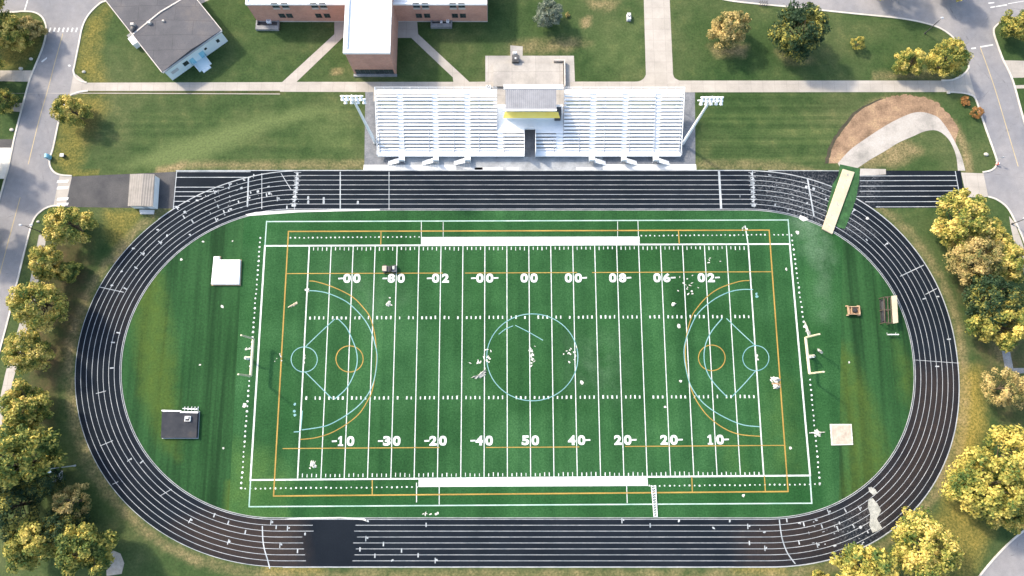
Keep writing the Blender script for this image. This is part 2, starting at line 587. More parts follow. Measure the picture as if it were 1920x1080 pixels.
M['orange'] = mat_var('orange_line_paint', (0.24, 0.15, 0.025), (0.38, 0.24, 0.05), 0.15, 0.8, fine=0.15, fscale=3)
M['blue'] = mat_var('pale_blue_line_paint', (0.10, 0.25, 0.26), (0.22, 0.38, 0.37), 0.15, 0.8, fine=0.15, fscale=3)
M['yellow_line'] = mat_var('faded_yellow_paint', (0.34, 0.27, 0.14), (0.44, 0.36, 0.22), 0.3, 0.9, fine=0.2)
M['road_white'] = mat_var('road_white_paint', (0.50, 0.50, 0.48), (0.62, 0.62, 0.60), 0.4, 0.9, fine=0.2)
M['white'] = mat_var('white_paint', (0.72, 0.73, 0.72), (0.82, 0.82, 0.80), 0.5, 0.6)
M['alu'] = mat_var('white_aluminium', (0.66, 0.69, 0.71), (0.80, 0.81, 0.81), 0.35, 0.5, fine=0.05)
M['alu_grey'] = mat_var('grey_steel', (0.30, 0.32, 0.34), (0.42, 0.44, 0.46), 0.5, 0.5)
M['dark_steel'] = mat_var('dark_steel', (0.03, 0.032, 0.035), (0.07, 0.07, 0.07), 0.8, 0.6)
M['cream'] = mat_var('cream_paint', (0.50, 0.45, 0.31), (0.64, 0.58, 0.42), 0.8, 0.5)
M['mem_roof'] = mat_var('white_roof_membrane', (0.58, 0.59, 0.60), (0.82, 0.82, 0.81), 0.12, 0.7, fine=0.06, fscale=1.5)
M['brick'] = make_brick_mat()
M['glass'] = mat_var('dark_window_glass', (0.02, 0.03, 0.03), (0.06, 0.075, 0.07), 0.9, 0.15)
M['stone'] = mat_var('pale_stone_trim', (0.40, 0.36, 0.32), (0.52, 0.48, 0.43), 0.6, 0.9)
M['grey_conc'] = mat_var('grey_concrete', (0.16, 0.165, 0.165), (0.27, 0.27, 0.265), 0.7, 0.95, fine=0.25, fscale=4)
M['felt'] = make_roof_mat()
M['shed_roof'] = make_corrugated('tan_grey_shed_roof', (0.13, 0.12, 0.105), (0.20, 0.18, 0.16), 0.5)
M['press_roof'] = make_corrugated('ribbed_grey_roof', (0.16, 0.165, 0.18), (0.22, 0.225, 0.24), 0.4)
M['ice'] = mat_var('pale_blue_white_siding', (0.52, 0.63, 0.66), (0.70, 0.75, 0.75), 0.2, 0.6)
M['yellow'] = mat_var('bright_yellow_panel', (0.86, 0.62, 0.10), (0.92, 0.72, 0.17), 0.4, 0.5)
M['mat_beige'] = mat_var('cream_vinyl_mat', (0.40, 0.34, 0.235), (0.48, 0.42, 0.30), 0.5, 0.7, fine=0.1, fscale=3)
M['mat_dark'] = mat_var('dark_vinyl_cover', (0.009, 0.012, 0.019), (0.020, 0.023, 0.030), 0.5, 0.85, c3=(0.050, 0.042, 0.038))
M['wood'] = mat_var('weathered_wood', (0.28, 0.18, 0.10), (0.42, 0.29, 0.18), 1.2, 0.8, fine=0.2)
M['dark_wood'] = mat_var('dark_stained_wood', (0.045, 0.032, 0.022), (0.10, 0.075, 0.05), 1.2, 0.8, fine=0.2)
M['slab'] = mat_var('pale_stained_slab', (0.34, 0.285, 0.225), (0.44, 0.38, 0.31), 0.8, 0.8, fine=0.2, fscale=2)
M['carpet'] = mat_var('green_carpet', (0.012, 0.050, 0.014), (0.030, 0.100, 0.028), 0.8, 0.95, fine=0.3, fscale=3)
M['scrap'] = mat_var('grey_scrap_sheet', (0.22, 0.23, 0.21), (0.40, 0.40, 0.36), 1.0, 0.8, fine=0.25, fscale=3)
M['cloth'] = mat_var('crumpled_white_cloth', (0.40, 0.40, 0.35), (0.62, 0.61, 0.55), 1.5, 0.9, fine=0.2, fscale=3)
M['red'] = mat_var('red_plastic', (0.5, 0.05, 0.03), (0.6, 0.08, 0.05), 1.0, 0.5)
M['bluebox'] = mat_var('light_blue_paint', (0.16, 0.40, 0.52), (0.25, 0.52, 0.62), 1.0, 0.5)
M['bark'] = mat_var('brown_bark', (0.06, 0.045, 0.03), (0.12, 0.09, 0.06), 2.0, 0.95)
M['rock'] = mat_var('pale_rock', (0.35, 0.33, 0.28), (0.5, 0.48, 0.42), 2.0, 0.9)
M['rubber'] = mat_var('black_rubber', (0.015, 0.015, 0.015), (0.03, 0.03, 0.03), 2.0, 0.8)

LEAF = {
    'gold': make_leaf_mat('golden_green_leaves', (0.060, 0.110, 0.024), (0.32, 0.30, 0.06), (0.76, 0.58, 0.17), 0.505),
    'yellow': make_leaf_mat('yellow_leaves', (0.060, 0.108, 0.026), (0.29, 0.275, 0.056), (0.66, 0.52, 0.13), 0.50),
    'green': make_leaf_mat('mid_green_leaves', (0.045, 0.085, 0.022), (0.13, 0.165, 0.035), (0.54, 0.44, 0.10), 0.49),
    'dark': make_leaf_mat('dark_green_leaves', (0.020, 0.046, 0.020), (0.038, 0.072, 0.026), (0.36, 0.32, 0.07), 0.54),
    'tan': make_leaf_mat('tan_orange_leaves', (0.085, 0.11, 0.035), (0.30, 0.245, 0.085), (0.60, 0.45, 0.18), 0.49),
    'grey': make_leaf_mat('grey_green_needles', (0.05, 0.085, 0.055), (0.125, 0.16, 0.115), (0.34, 0.36, 0.26), 0.50),
    'rust': make_leaf_mat('rust_leaves', (0.13, 0.085, 0.03), (0.34, 0.16, 0.05), (0.46, 0.24, 0.08), 0.48),
}


def struct(name, mb, mat, recalc=False):
    return tag(mb.build(name, mat, recalc=recalc), kind='structure')


# ------------------------------------------------------------------ the track's geometry
#        left: xc, a ; right: xc, a, n ; yc, b       (outer edge, inner edge)
TO = dict(lx=44.0, la=44.1, rx=49.0, ra=41.0, rn=2.15, yc=10.55, b=39.85)
TI = dict(lx=46.0, la=33.0, rx=49.0, ra=32.2, rn=2.10, yc=10.70, b=31.1)


def loop(t, n=96):
    """closed line at fraction t between inner (0) and outer (1) edge; returns list and the fixed indices"""
    q = {k: TI[k] + (TO[k] - TI[k]) * t for k in TI}
    out = []
    for i in range(41):      # bottom straight left -> right
        x = -q['lx'] + (q['lx'] + q['rx']) * i / 40
        out.append((x, q['yc'] - q['b']))
    for i in range(1, n):
        a = -math.pi / 2 + math.pi * i / n
        e = 2 / q['rn']
        c, s = math.cos(a), math.sin(a)
        out.append((q['rx'] + q['ra'] * abs(c) ** e, q['yc'] + q['b'] * math.copysign(abs(s) ** e, s)))
    for i in range(41):
        x = q['rx'] - (q['lx'] + q['rx']) * i / 40
        out.append((x, q['yc'] + q['b']))
    for i in range(1, n):
        a = math.pi / 2 + math.pi * i / n
        out.append((-q['lx'] + q['la'] * math.cos(a), q['yc'] + q['b'] * math.sin(a)))
    return out


# ------------------------------------------------------------------ soft masks for worn, dry and mown areas, and painted sun patches
def pip(X, Y, poly):
    ins = np.zeros(X.shape, bool)
    n = len(poly)
    for i in range(n):
        x0, y0 = poly[i][:2]; x1, y1 = poly[(i + 1) % n][:2]
        if y0 == y1: continue
        c = ((y0 > Y) != (y1 > Y)) & (X < (x1 - x0) * (Y - y0) / (y1 - y0) + x0)
        ins ^= c
    return ins


def edge_dist(X, Y, poly, closed=True):
    d = np.full(X.shape, 1e9)
    n = len(poly)
    for i in range(n if closed else n - 1):
        x0, y0 = poly[i][:2]; x1, y1 = poly[(i + 1) % n][:2]
        L = (x1 - x0) ** 2 + (y1 - y0) ** 2 + 1e-9
        t = np.clip(((X - x0) * (x1 - x0) + (Y - y0) * (y1 - y0)) / L, 0, 1)
        d = np.minimum(d, np.hypot(X - x0 - t * (x1 - x0), Y - y0 - t * (y1 - y0)))
    return d


def area(X, Y, px, softm=2.0, amt=1.0):
    poly = PX(px)
    d = edge_dist(X, Y, poly)
    d = np.where(pip(X, Y, poly), d, -d)
    return np.clip(d / softm + 0.5, 0, 1) * amt


def strip(X, Y, px, wd, softm=1.5, amt=1.0):
    d = edge_dist(X, Y, PX(px), False)
    return np.clip((wd / 2 - d) / softm + 0.5, 0, 1) * amt


def grid_mesh(name, xs, ys, mat, layers):
    X, Y = np.meshgrid(xs, ys)
    nx, ny = len(xs), len(ys)
    co = np.zeros((nx * ny, 3)); co[:, 0] = X.ravel(); co[:, 1] = Y.ravel()
    i = np.arange((nx - 1) * (ny - 1)); r = i // (nx - 1); c = i % (nx - 1)
    a = r * nx + c
    fs = np.stack([a, a + 1, a + nx + 1, a + nx], 1)
    me = bpy.data.meshes.new(name)
    me.from_pydata(co.tolist(), [], fs.tolist())
    for nm, (R, G, B) in layers(X, Y).items():
        at = me.color_attributes.new(nm, 'FLOAT_COLOR', 'POINT')
        d = np.ones((nx * ny, 4), np.float32)
        for k, q in enumerate((R, G, B)): d[:, k] = np.clip(q, 0, 1).ravel()
        at.data.foreach_set('color', d.ravel())
    o = bpy.data.objects.new(name, me)
    me.materials.append(mat)
    COL.objects.link(o)
    return o


def mx(*a):
    r = a[0]
    for b in a[1:]: r = np.maximum(r, b)
    return r


def ground_layers(X, Y):
    Z = np.zeros_like(X)
    mid = loop(0.5)
    inf = pip(X, Y, mid).astype(float)
    out = loop(1.0)
    dout = edge_dist(X, Y, out)
    outside = ~pip(X, Y, out)
    gold = mx(area(X, Y, [(140, 130), (165, 40), (205, 10), (190, 60), (182, 100), (196, 150), (165, 155)], 3.5, 0.58),
              area(X, Y, [(102, 280), (115, 205), (140, 178), (190, 176), (200, 200), (165, 260), (145, 320), (108, 322)], 3.5, 0.48),
              strip(X, Y, [(130, 325), (180, 325)], 1.0, 1.0, 0.6),
              area(X, Y, [(196, 396), (262, 396), (225, 470), (205, 450)], 2.5, 0.6),
                            area(X, Y, [(1800, 690), (1838, 690), (1848, 800), (1800, 930), (1770, 960), (1790, 850)], 3.0, 0.95),
              area(X, Y, [(1700, 1020), (1800, 930), (1860, 1000), (1820, 1080), (1700, 1080)], 3.0, 0.7),
                            area(X, Y, [(0, 20), (60, 30), (76, 60), (70, 100), (30, 130), (0, 130)], 3, 0.5),
              strip(X, Y, [(500, 1070), (600, 1068)], 1.6, 1.5, 0.6), strip(X, Y, [(1380, 1067), (1470, 1072)], 1.6, 1.5, 0.6))
    verge = np.clip(1.2 - np.abs(dout - 1.4) / 1.3, 0, 1) * outside * 0.42
    tan = mx(verge,
             strip(X, Y, [(128, 640), (140, 770), (175, 860), (215, 940), (290, 1010), (380, 1060)], 0.9, 1.2, 0.75),
             strip(X, Y, [(250, 440), (215, 490)], 1.2, 1.2, 0.8), strip(X, Y, [(330, 312), (400, 308), (520, 310), (680, 312)], 1.2, 1.4, 0.65),
             strip(X, Y, [(300, 322), (345, 309)], 1.8, 1.2, 0.9),
             strip(X, Y, [(1306, 312), (1480, 313)], 0.9, 1.0, 0.55), area(X, Y, [(1610, 290), (1700, 262), (1730, 285), (1680, 312), (1610, 314)], 2, 0.7),
             area(X, Y, [(1625, 192), (1680, 178), (1740, 185), (1760, 200), (1700, 192)], 1.5, 0.7),
             area(X, Y, [(1330, 85), (1400, 85), (1395, 105), (1345, 105)], 2.0, 0.7), area(X, Y, [(1455, 95), (1500, 105), (1530, 115), (1480, 122)], 2.0, 0.5),
             area(X, Y, [(1640, 138), (1800, 130), (1780, 148), (1640, 150)], 2.0, 0.5),
             area(X, Y, [(1090, 35), (1110, 30), (1105, 50), (1092, 52)], 1.0, 0.8), area(X, Y, [(1100, 0), (1160, 0), (1150, 20), (1110, 18)], 2, 0.5),
             area(X, Y, [(955, 80), (1060, 70), (1110, 80), (1060, 98), (960, 100)], 2.0, 0.45), area(X, Y, [(622, 130), (640, 130), (640, 140), (622, 140)], 0.8, 0.8),
             area(X, Y, [(1876, 440), (1892, 470), (1880, 475), (1866, 450)], 1.0, 0.8), area(X, Y, [(1860, 640), (1900, 650), (1890, 690), (1865, 680)], 2, 0.5),
             strip(X, Y, [(1786, 232), (1800, 255), (1812, 290), (1818, 320)], 1.5, 1.2, 0.8), strip(X, Y, [(1795, 600), (1806, 700), (1795, 800), (1755, 920), (1690, 1000)], 1.4, 1.4, 0.6))
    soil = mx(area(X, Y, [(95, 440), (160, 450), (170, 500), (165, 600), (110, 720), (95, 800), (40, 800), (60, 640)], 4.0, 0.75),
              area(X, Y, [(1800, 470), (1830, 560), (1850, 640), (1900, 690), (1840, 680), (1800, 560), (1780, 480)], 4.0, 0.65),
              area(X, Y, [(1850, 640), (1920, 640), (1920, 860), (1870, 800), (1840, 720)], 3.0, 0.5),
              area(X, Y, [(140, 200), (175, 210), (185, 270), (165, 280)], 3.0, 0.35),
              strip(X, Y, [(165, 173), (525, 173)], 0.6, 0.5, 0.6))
    pale = mx(area(X, Y, [(262, 520), (300, 508), (325, 640), (330, 760), (335, 860), (300, 830), (262, 740), (250, 600)], 3, 0.62) * inf,  # sun patch on the western infield, painted as yellower grass
              area(X, Y, [(1550, 640), (1590, 650), (1640, 760), (1672, 880), (1610, 950), (1580, 960), (1590, 840)], 3, 0.5) * inf,  # sunlit band on the eastern infield, painted the same way
              area(X, Y, [(1680, 640), (1712, 700), (1708, 760), (1690, 740)], 3, 0.45) * inf,
              area(X, Y, [(230, 312), (320, 268), (450, 228), (560, 205), (640, 198), (600, 218), (500, 240), (420, 280), (340, 316)], 3, 1.0),
              area(X, Y, [(560, 215), (650, 200), (660, 280), (600, 280)], 4, 0.4),
              area(X, Y, [(425, 900), (470, 900), (520, 972), (420, 972)], 0.6, 0.62) * inf,
              area(X, Y, [(1100, 60), (1200, 40), (1200, 140), (1110, 120)], 6, 0.3),
              area(X, Y, [(1515, 440), (1560, 450), (1545, 620), (1520, 560)], 3, 0.35) * inf,
              area(X, Y, [(1500, 400), (1530, 410), (1560, 480), (1540, 520), (1525, 470)], 3, 0.5) * inf)
    mow = mx(area(X, Y, [(200, 180), (684, 172), (684, 310), (200, 320)], 6.0, 0.45), area(X, Y, [(1303, 172), (1600, 172), (1560, 310), (1303, 310)], 4.0))
    return {'m1': (gold, tan, soil), 'm2': (inf, pale, mow)}


xs = np.concatenate([[-2500, -800, -250], np.arange(-128, 128.01, 0.75), [250, 800, 2500]])
ys = np.concatenate([[-2500, -800, -200, -70], np.arange(-42, 106.01, 0.75), [200, 800, 2500]])
g = tag(grid_mesh('ground', xs, ys, M['ground'], ground_layers), kind='structure')


# ------------------------------------------------------------------ playing turf
def turf_layers(X, Y):
    pale = mx(area(X, Y, [(420, 900), (530, 900), (545, 975), (420, 975)], 0.8, 0.55), area(X, Y, [(425, 830), (500, 850), (540, 900), (530, 972), (420, 972)], 5, 0.55),
              area(X, Y, [(1440, 700), (1480, 720), (1500, 880), (1450, 890), (1430, 780)], 5, 0.30), area(X, Y, [(1355, 830), (1385, 830), (1395, 890), (1370, 890)], 4, 0.3))
    dark = mx(area(X, Y, [(440, 398), (500, 398), (500, 462), (440, 462)], 1.5, 0.5), strip(X, Y, [(500, 938), (1520, 930)], 5, 3, 0.45), area(X, Y, [(530, 640), (560, 640), (550, 820), (520, 820)], 3, 0.35),
              strip(X, Y, [(500, 425), (1480, 422)], 2.5, 2, 0.35))
    worn = mx(area(X, Y, [(1480, 400), (1530, 410), (1560, 480), (1545, 515), (1510, 470)], 4, 0.42), area(X, Y, [(1528, 470), (1552, 470), (1550, 600), (1530, 600)], 3, 0.22), area(X, Y, [(1070, 640), (1160, 640), (1160, 740), (1070, 720)], 8, 0.12), area(X, Y, [(640, 480), (760, 560), (700, 620), (620, 540)], 8, 0.10))
    return {'m1': (pale, dark, worn)}


def turf_sheet():
    NX, NY = 150, 90
    c = [(458, 396), (1580, 394), (1572, 975), (428, 975)]
    co = []
    for j in range(NY + 1):
        v = j / NY
        for i in range(NX + 1):
            u = i / NX
            ax = c[0][0] + (c[1][0] - c[0][0]) * u; ay = c[0][1] + (c[1][1] - c[0][1]) * u
            bx = c[3][0] + (c[2][0] - c[3][0]) * u; by = c[3][1] + (c[2][1] - c[3][1]) * u
            p = P(ax + (bx - ax) * v, ay + (by - ay) * v, 0.012)
            co.append(p[:])
    n = NX + 1
    fs = [(j * n + i, (j + 1) * n + i, (j + 1) * n + i + 1, j * n + i + 1) for j in range(NY) for i in range(NX)]
    me = bpy.data.meshes.new('turf')
    me.from_pydata(co, [], fs)
    A = np.array(co)
    for nm, (R, G, B) in turf_layers(A[:, 0], A[:, 1]).items():
        at = me.color_attributes.new(nm, 'FLOAT_COLOR', 'POINT')
        d = np.ones((len(co), 4), np.float32)
        for k, q in enumerate((R, G, B)): d[:, k] = q
        at.data.foreach_set('color', d.ravel())
    o = bpy.data.objects.new('playing_turf', me)
    me.materials.append(M['turf'])
    COL.objects.link(o)
    tag(o, kind='structure')


turf_sheet()


# ------------------------------------------------------------------ track surface
def track_layers(A):
    X, Y = A[:, 0], A[:, 1]
    sun_brown = mx(area(X, Y, [(400, 960), (470, 968), (560, 968), (565, 1068), (470, 1068), (380, 1040), (330, 990)], 5, 0.75),  # brown tone paints sunlight onto parts of the track
              area(X, Y, [(1716, 690), (1800, 690), (1790, 800), (1740, 900), (1660, 1000), (1590, 960), (1690, 850)], 5, 0.55),
              area(X, Y, [(1385, 1000), (1450, 970), (1560, 960), (1580, 1040), (1400, 1064)], 5, 0.55), area(X, Y, [(225, 530), (290, 560), (240, 640), (195, 580)], 6, 0.25))
    scuff = mx(area(X, Y, [(1420, 335), (1540, 320), (1570, 345), (1540, 440), (1440, 400)], 5, 0.7), area(X, Y, [(1610, 318), (1660, 320), (1640, 380), (1600, 370)], 4, 0.5),
               area(X, Y, [(1590, 400), (1640, 440), (1600, 440), (1570, 430)], 3, 0.7), area(X, Y, [(1560, 980), (1640, 940), (1660, 1000), (1580, 1030)], 4, 0.4))
    return sun_brown, scuff, X * 0


def attr_mesh(name, co, fs, mat):
    me = bpy.data.meshes.new(name)
    me.from_pydata(co, [], fs)
    A = np.array(co)
    d = np.ones((len(co), 4), np.float32)
    for k, q in enumerate(track_layers(A)): d[:, k] = q
    me.color_attributes.new('m1', 'FLOAT_COLOR', 'POINT').data.foreach_set('color', d.ravel())
    o = bpy.data.objects.new(name, me)
    me.materials.append(mat)
    COL.objects.link(o)
    return tag(o, kind='structure')


rings = [loop(t) for t in np.linspace(0, 1, 9)]
n = len(rings[0])
co = [(x, y, 0.030) for r in rings for x, y in r]
fs = [(j * n + i, j * n + (i + 1) % n, (j + 1) * n + (i + 1) % n, (j + 1) * n + i) for j in range(8) for i in range(n)]
fs = [f[::-1] for f in fs]
attr_mesh('running_track', co, fs, M['track'])


def quad_grid(c, nx, ny, z):
    co = []
    for j in range(ny + 1):
        for i in range(nx + 1):
            u, v = i / nx, j / ny
            q = [c[0][k] * (1 - u) * (1 - v) + c[1][k] * u * (1 - v) + c[2][k] * u * v + c[3][k] * (1 - u) * v for k in (0, 1)]
            co.append(P(q[0], q[1], z)[:])
    m = nx + 1
    return co, [(j * m + i, (j + 1) * m + i, (j + 1) * m + i + 1, j * m + i + 1) for j in range(ny) for i in range(nx)]


attr_mesh('sprint_chute', *quad_grid([(330, 320), (560, 319.5), (560, 391), (324, 391)], 20, 8, 0.022), M['track'])
attr_mesh('sprint_runout', *quad_grid([(1400, 319.5), (1801, 320), (1811, 389), (1500, 391)], 30, 8, 0.022), M['track'])

# inner and outer rim of the track: a pale concrete edge
mb = MB()
mb.bar3([(p[0], p[1]) for p in loop(-0.012)] + [loop(-0.012)[0]], 0.13, 0.0, 0.05)
mb.bar3([(p[0], p[1]) for p in loop(1.012)][:200] , 0.10, 0.0, 0.035)
struct('track_rim', mb, M['apron'])

# lane lines
mb = MB()
L = [loop(0.02 + 0.98 * k / 8) for k in range(9)]
gapL, gapR = P(584, 1000).x, P(668, 1000).x
for k, r in enumerate(L):
    zz = 0.036
    if k in (0, 8):
        mb.ribbon(r, 0.11, zz, True)
        continue
    # break for the dark unlined band and for a few worn stretches
    run = []
    jit = rnd.uniform(-0.6, 0.6)
    for i in list(range(n)) + [0]:
        x, y = r[i]
        worn = (y < -10 and gapL - jit < x < gapR + jit)
        if worn:
            if len(run) > 1: mb.ribbon(run, 0.098, zz)
            run = []
        else:
            if not run and y < -10 and abs(x - gapR) < 4: run.append((gapR + jit, y))
            run.append((x, y))
    if len(run) > 1: mb.ribbon(run, 0.098, zz)
# chute lanes, left, cut where the curve begins
for y0, x1 in ((322, 470), (332.5, 470), (351, 420), (359.5, 400), (368, 378), (377.5, 356), (387, 332)):
    mb.seg(P(331 - (y0 - 322) * 0.09, y0), P(x1, y0), 0.14, 0.033)
mb.seg(P(331.5, 321), P(325, 391), 0.16, 0.0335)
mb.seg(P(330, 320), P(560, 319.6), 0.16, 0.0332)
for i, y0 in enumerate((330, 339, 349, 358.5, 368.5, 378.5, 388)):
    mb.seg(P((1612, 1612, 1612, 1612, 1606, 1622, 1642)[i], y0), P(1792 + i * 1.6, y0 - 0.6), 0.14, 0.033)
mb.seg(P(1791, 321), P(1803, 388), 0.16, 0.0335)
mb.seg(P(1440, 319.8), P(1600, 320.5), 0.14, 0.033)
# lines across the lanes
for a, b, wd in (((638, 322), (638, 392), 0.22), ((729.5, 322), (729.5, 393), 0.14), ((1348, 321), (1352, 391), 0.45), ((557, 322), (552, 393), 0.12),
                 ((1411, 321), (1414, 389), 0.12), ((1514, 336), (1526, 405), 0.30), ((466, 333), (464, 388), 0.30), ((491, 325), (491, 392), 0.14),
                 ((527, 325), (546, 356), 0.14), ((186, 538), (232, 548), 0.14), ((1688, 518), (1732, 497), 0.16), ((1735, 552), (1756, 541), 0.14),
                 ((188, 836), (212, 826), 0.12), ((180, 738), (199, 733), 0.12), ((1716, 675), (1799, 681), 0.08),
                 ((211, 908), (222, 903), 0.10), ((300, 930), (322, 917), 0.10)):
    mb.seg(P(*a), P(*b), wd, 0.040)
for pts in ([(492, 986), (493, 1012), (496, 1030), (502, 1050), (506, 1066)], [(1461, 974), (1466, 1008), (1476, 1036), (1491, 1057)]):
    mb.ribbon(smooth_line(PX(pts)), 0.22, 0.040)
struct('lane_lines', mb, M['track_line'])

# hurdle, relay and stagger marks painted on the lanes
mb = MB()


def fleck(px, py, w_, h_, ang=None, z=0.044):
    c = P(px, py)
    a = rnd.uniform(0, 3.14) if ang is None else ang
    k = rnd.randint(5, 8)
    pts = []
    for i in range(k):
        t = 2 * math.pi * i / k + rnd.uniform(-0.3, 0.3)
        rr = rnd.uniform(0.65, 1.15)
        x, y = w_ * rr * math.cos(t) / 2, h_ * rr * math.sin(t) / 2
        pts.append((c.x + x * math.cos(a) - y * math.sin(a), c.y + x * math.sin(a) + y * math.cos(a), z))
    mb.poly(pts)


def lane_mark(px, py, along, across, z=0.043):
    c = P(px, py)
    d = edge_dir(c)
    mb.ribbon([(c.x - d.x * along / 2, c.y - d.y * along / 2), (c.x + d.x * along / 2, c.y + d.y * along / 2)], across, z)


RIM = loop(0.5)


def edge_dir(c):
    i = min(range(n), key=lambda k: (RIM[k][0] - c.x) ** 2 + (RIM[k][1] - c.y) ** 2)
    d = Vector((RIM[(i + 1) % n][0] - RIM[i - 1][0], RIM[(i + 1) % n][1] - RIM[i - 1][1]))
    return d.normalized()


for px, py in ((296, 431), (313, 442), (345, 407), (361, 415), (420, 397), (430, 346), (465, 372), (250, 466), (267, 476), (228, 509), (255, 502), (210, 535), (235, 541),
               (370, 376), (402, 360), (332, 390), (356, 440), (409, 387), (300, 455), (405, 412), (458, 338), (476, 328), (520, 373), (538, 389), (500, 366), (433, 392),
               (518, 988), (539, 991), (572, 1002), (525, 1022), (558, 1033), (428, 980), (460, 998), (402, 966), (428, 1016), (356, 976),
               (508, 980), (675, 1030), (686, 1010), (703, 1042), (719, 1020), (753, 1032), (735, 1051), (784, 1041), (816, 1051), (799, 984), (690, 977),
               (1219, 985), (1166, 976), (1273, 976), (1338, 990), (1402, 987), (1433, 998), (1405, 1018), (1434, 1028), (1498, 1017), (1532, 1022), (1565, 1023), (1597, 1022),
               (1507, 983), (1541, 987), (1570, 990), (1553, 960), (1585, 957), (1611, 953), (1600, 986), (1530, 975), (1368, 976), (1475, 975),
               (1733, 560), (1758, 556), (1779, 636), (1757, 687), (1600, 395), (1625, 450), (1661, 458), (243, 862), (266, 866), (210, 690), (212, 642), (222, 624)):
    u = rnd.random()
    if u < 0.4: lane_mark(px, py, 0.24, 0.8)
    elif u < 0.75: fleck(px, py, 0.75, 0.4)
    else: lane_mark(px, py, 0.18, 1.0); fleck(px + 3, py - 1, 0.5, 0.4, z=0.047)
for i in range(120):     # small rubbed-off specks near the curves
    if i % 2: x, y = rnd.gauss(430, 70), rnd.gauss(368, 22)
    elif i % 4 == 0: x, y = rnd.gauss(1560, 60), rnd.gauss(1000, 26)
    else: x, y = rnd.gauss(1500, 45), rnd.gauss(365, 24)
    c = P(x, y)
    if pip(np.array([c.x]), np.array([c.y]), loop(0.97))[0] and not pip(np.array([c.x]), np.array([c.y]), loop(0.05))[0]:
        lane_mark(x, y, rnd.choice((0.10, 0.25, 0.5)), rnd.choice((0.10, 0.18, 0.5)), 0.0455 + i * 1e-5)
struct('lane_marks', mb, M['track_line'])

# worn grey patch where the surface has come away, and the paler mark beside it
mb = MB()
mb.poly(PX([(1628, 937), (1636, 934), (1645, 944), (1652, 957), (1648, 966), (1644, 973), (1654, 990), (1646, 995), (1636, 999), (1630, 985), (1632, 965), (1627, 950)], 0.05))
mb.poly(PX([(1628, 914), (1634, 913), (1642, 918), (1645, 925), (1637, 928), (1630, 922)], 0.05))
struct('worn_patch', mb, M['scrap'])
mb = MB()
mb.poly(PX([(460, 402), (465, 405), (560, 398), (640, 396), (712, 394.5), (712, 392.5), (640, 392.5), (560, 394), (480, 397.5)], 0.052))
mb.poly(PX([(524, 974), (640, 972), (680, 975), (688, 978), (684, 972), (640, 969.5), (560, 970.5)], 0.052))
mb.poly(PX([(1500, 403), (1512, 408), (1516, 412), (1506, 415), (1498, 410)], 0.052))
struct('pale_edging', mb, M['walk'])
mb = MB()
mb.poly(PX([(1613, 316), (1661, 317), (1661, 327), (1640, 328.5), (1612, 329)], 0.052))
struct('concrete_strip', mb, M['pad'])

# ------------------------------------------------------------------ lines on the turf
Zw = 0.022
yl_top = [(580 + 41.15 * i, 462 - 0.1 * i) for i in range(21)]
yl_bot = [(558 + 43.7 * i, 897 - 0.2 * i) for i in range(21)]


def lerp(a, b, t): return (a[0] + (b[0] - a[0]) * t, a[1] + (b[1] - a[1]) * t)


mb = MB()
for i in range(21):
    mb.seg(P(*yl_top[i]), P(*yl_bot[i]), 0.26 if i in (0, 20) else 0.17, Zw)
mb.seg(P(1397, 423), P(1403, 460), 0.22, Zw)
z2 = Zw + 0.004
mb.seg(P(496.5, 461), P(1481, 457.5), 0.32, z2)               # sidelines
mb.seg(P(469, 900), P(1519, 891.5), 0.32, z2)
mb.seg(P(497, 459), P(469.5, 902), 0.34, z2 + 0.002)          # end lines
mb.seg(P(1480.5, 456), P(1519, 893), 0.34, z2 + 0.002)
mb.poly(PX([(789.5, 444.5), (1199, 443.5), (1199.5, 459.5), (789.5, 460.5)], z2 + 0.004))    # team areas
mb.poly(PX([(785, 896.5), (1214, 894.5), (1215, 911), (784.5, 913)], z2 + 0.004))
for f_, wd in ((134 / 435, 0.34), (284.5 / 435, 0.34)):        # hash rows
    for i in range(20):
        for k in range(1, 5):
            t = (i + k / 5) / 20
            a = lerp(lerp(yl_top[0], yl_top[20], t), lerp(yl_bot[0], yl_bot[20], t), f_)
            c = P(*a)
            if rnd.random() < 0.93:
                mb.seg((c.x, c.y - 0.33), (c.x + rnd.uniform(-.05, .05), c.y + rnd.uniform(0.2, 0.36)), rnd.uniform(0.2, 0.34), z2)
for i in range(20):
    for k in range(1, 5):
        t = (i + k / 5) / 20
        for row, sgn in ((yl_top, -1), (yl_bot, 1)):
            c = P(*lerp(row[0], row[20], t))
            mb.seg((c.x, c.y + sgn * 0.2), (c.x, c.y + sgn * rnd.uniform(0.75, 1.0)), rnd.uniform(0.12, 0.2), z2 - 0.002)


def dots(a, b, step, r0, skip=()):
    A, B = P(*a), P(*b)
    k = int((B - A).length / step)
    for i in range(k + 1):
        c = A.lerp(B, i / k)
        mb.disc((c.x + rnd.uniform(-.05, .05), c.y + rnd.uniform(-.05, .05)), r0 * rnd.uniform(0.8, 1.2), z2, 7, 0.2)


dots((488, 446), (452, 915), 0.98, 0.20)
dots((1484, 442), (1508, 612), 0.98, 0.20)
dots((1519, 712), (1537, 906), 0.98, 0.20)
dots((545, 446), (786, 444), 0.9, 0.16)
dots((1203, 442), (1484, 440), 0.9, 0.16)
dots((460, 916), (782, 913), 0.98, 0.17)
dots((1218, 911), (1537, 908), 0.98, 0.17)
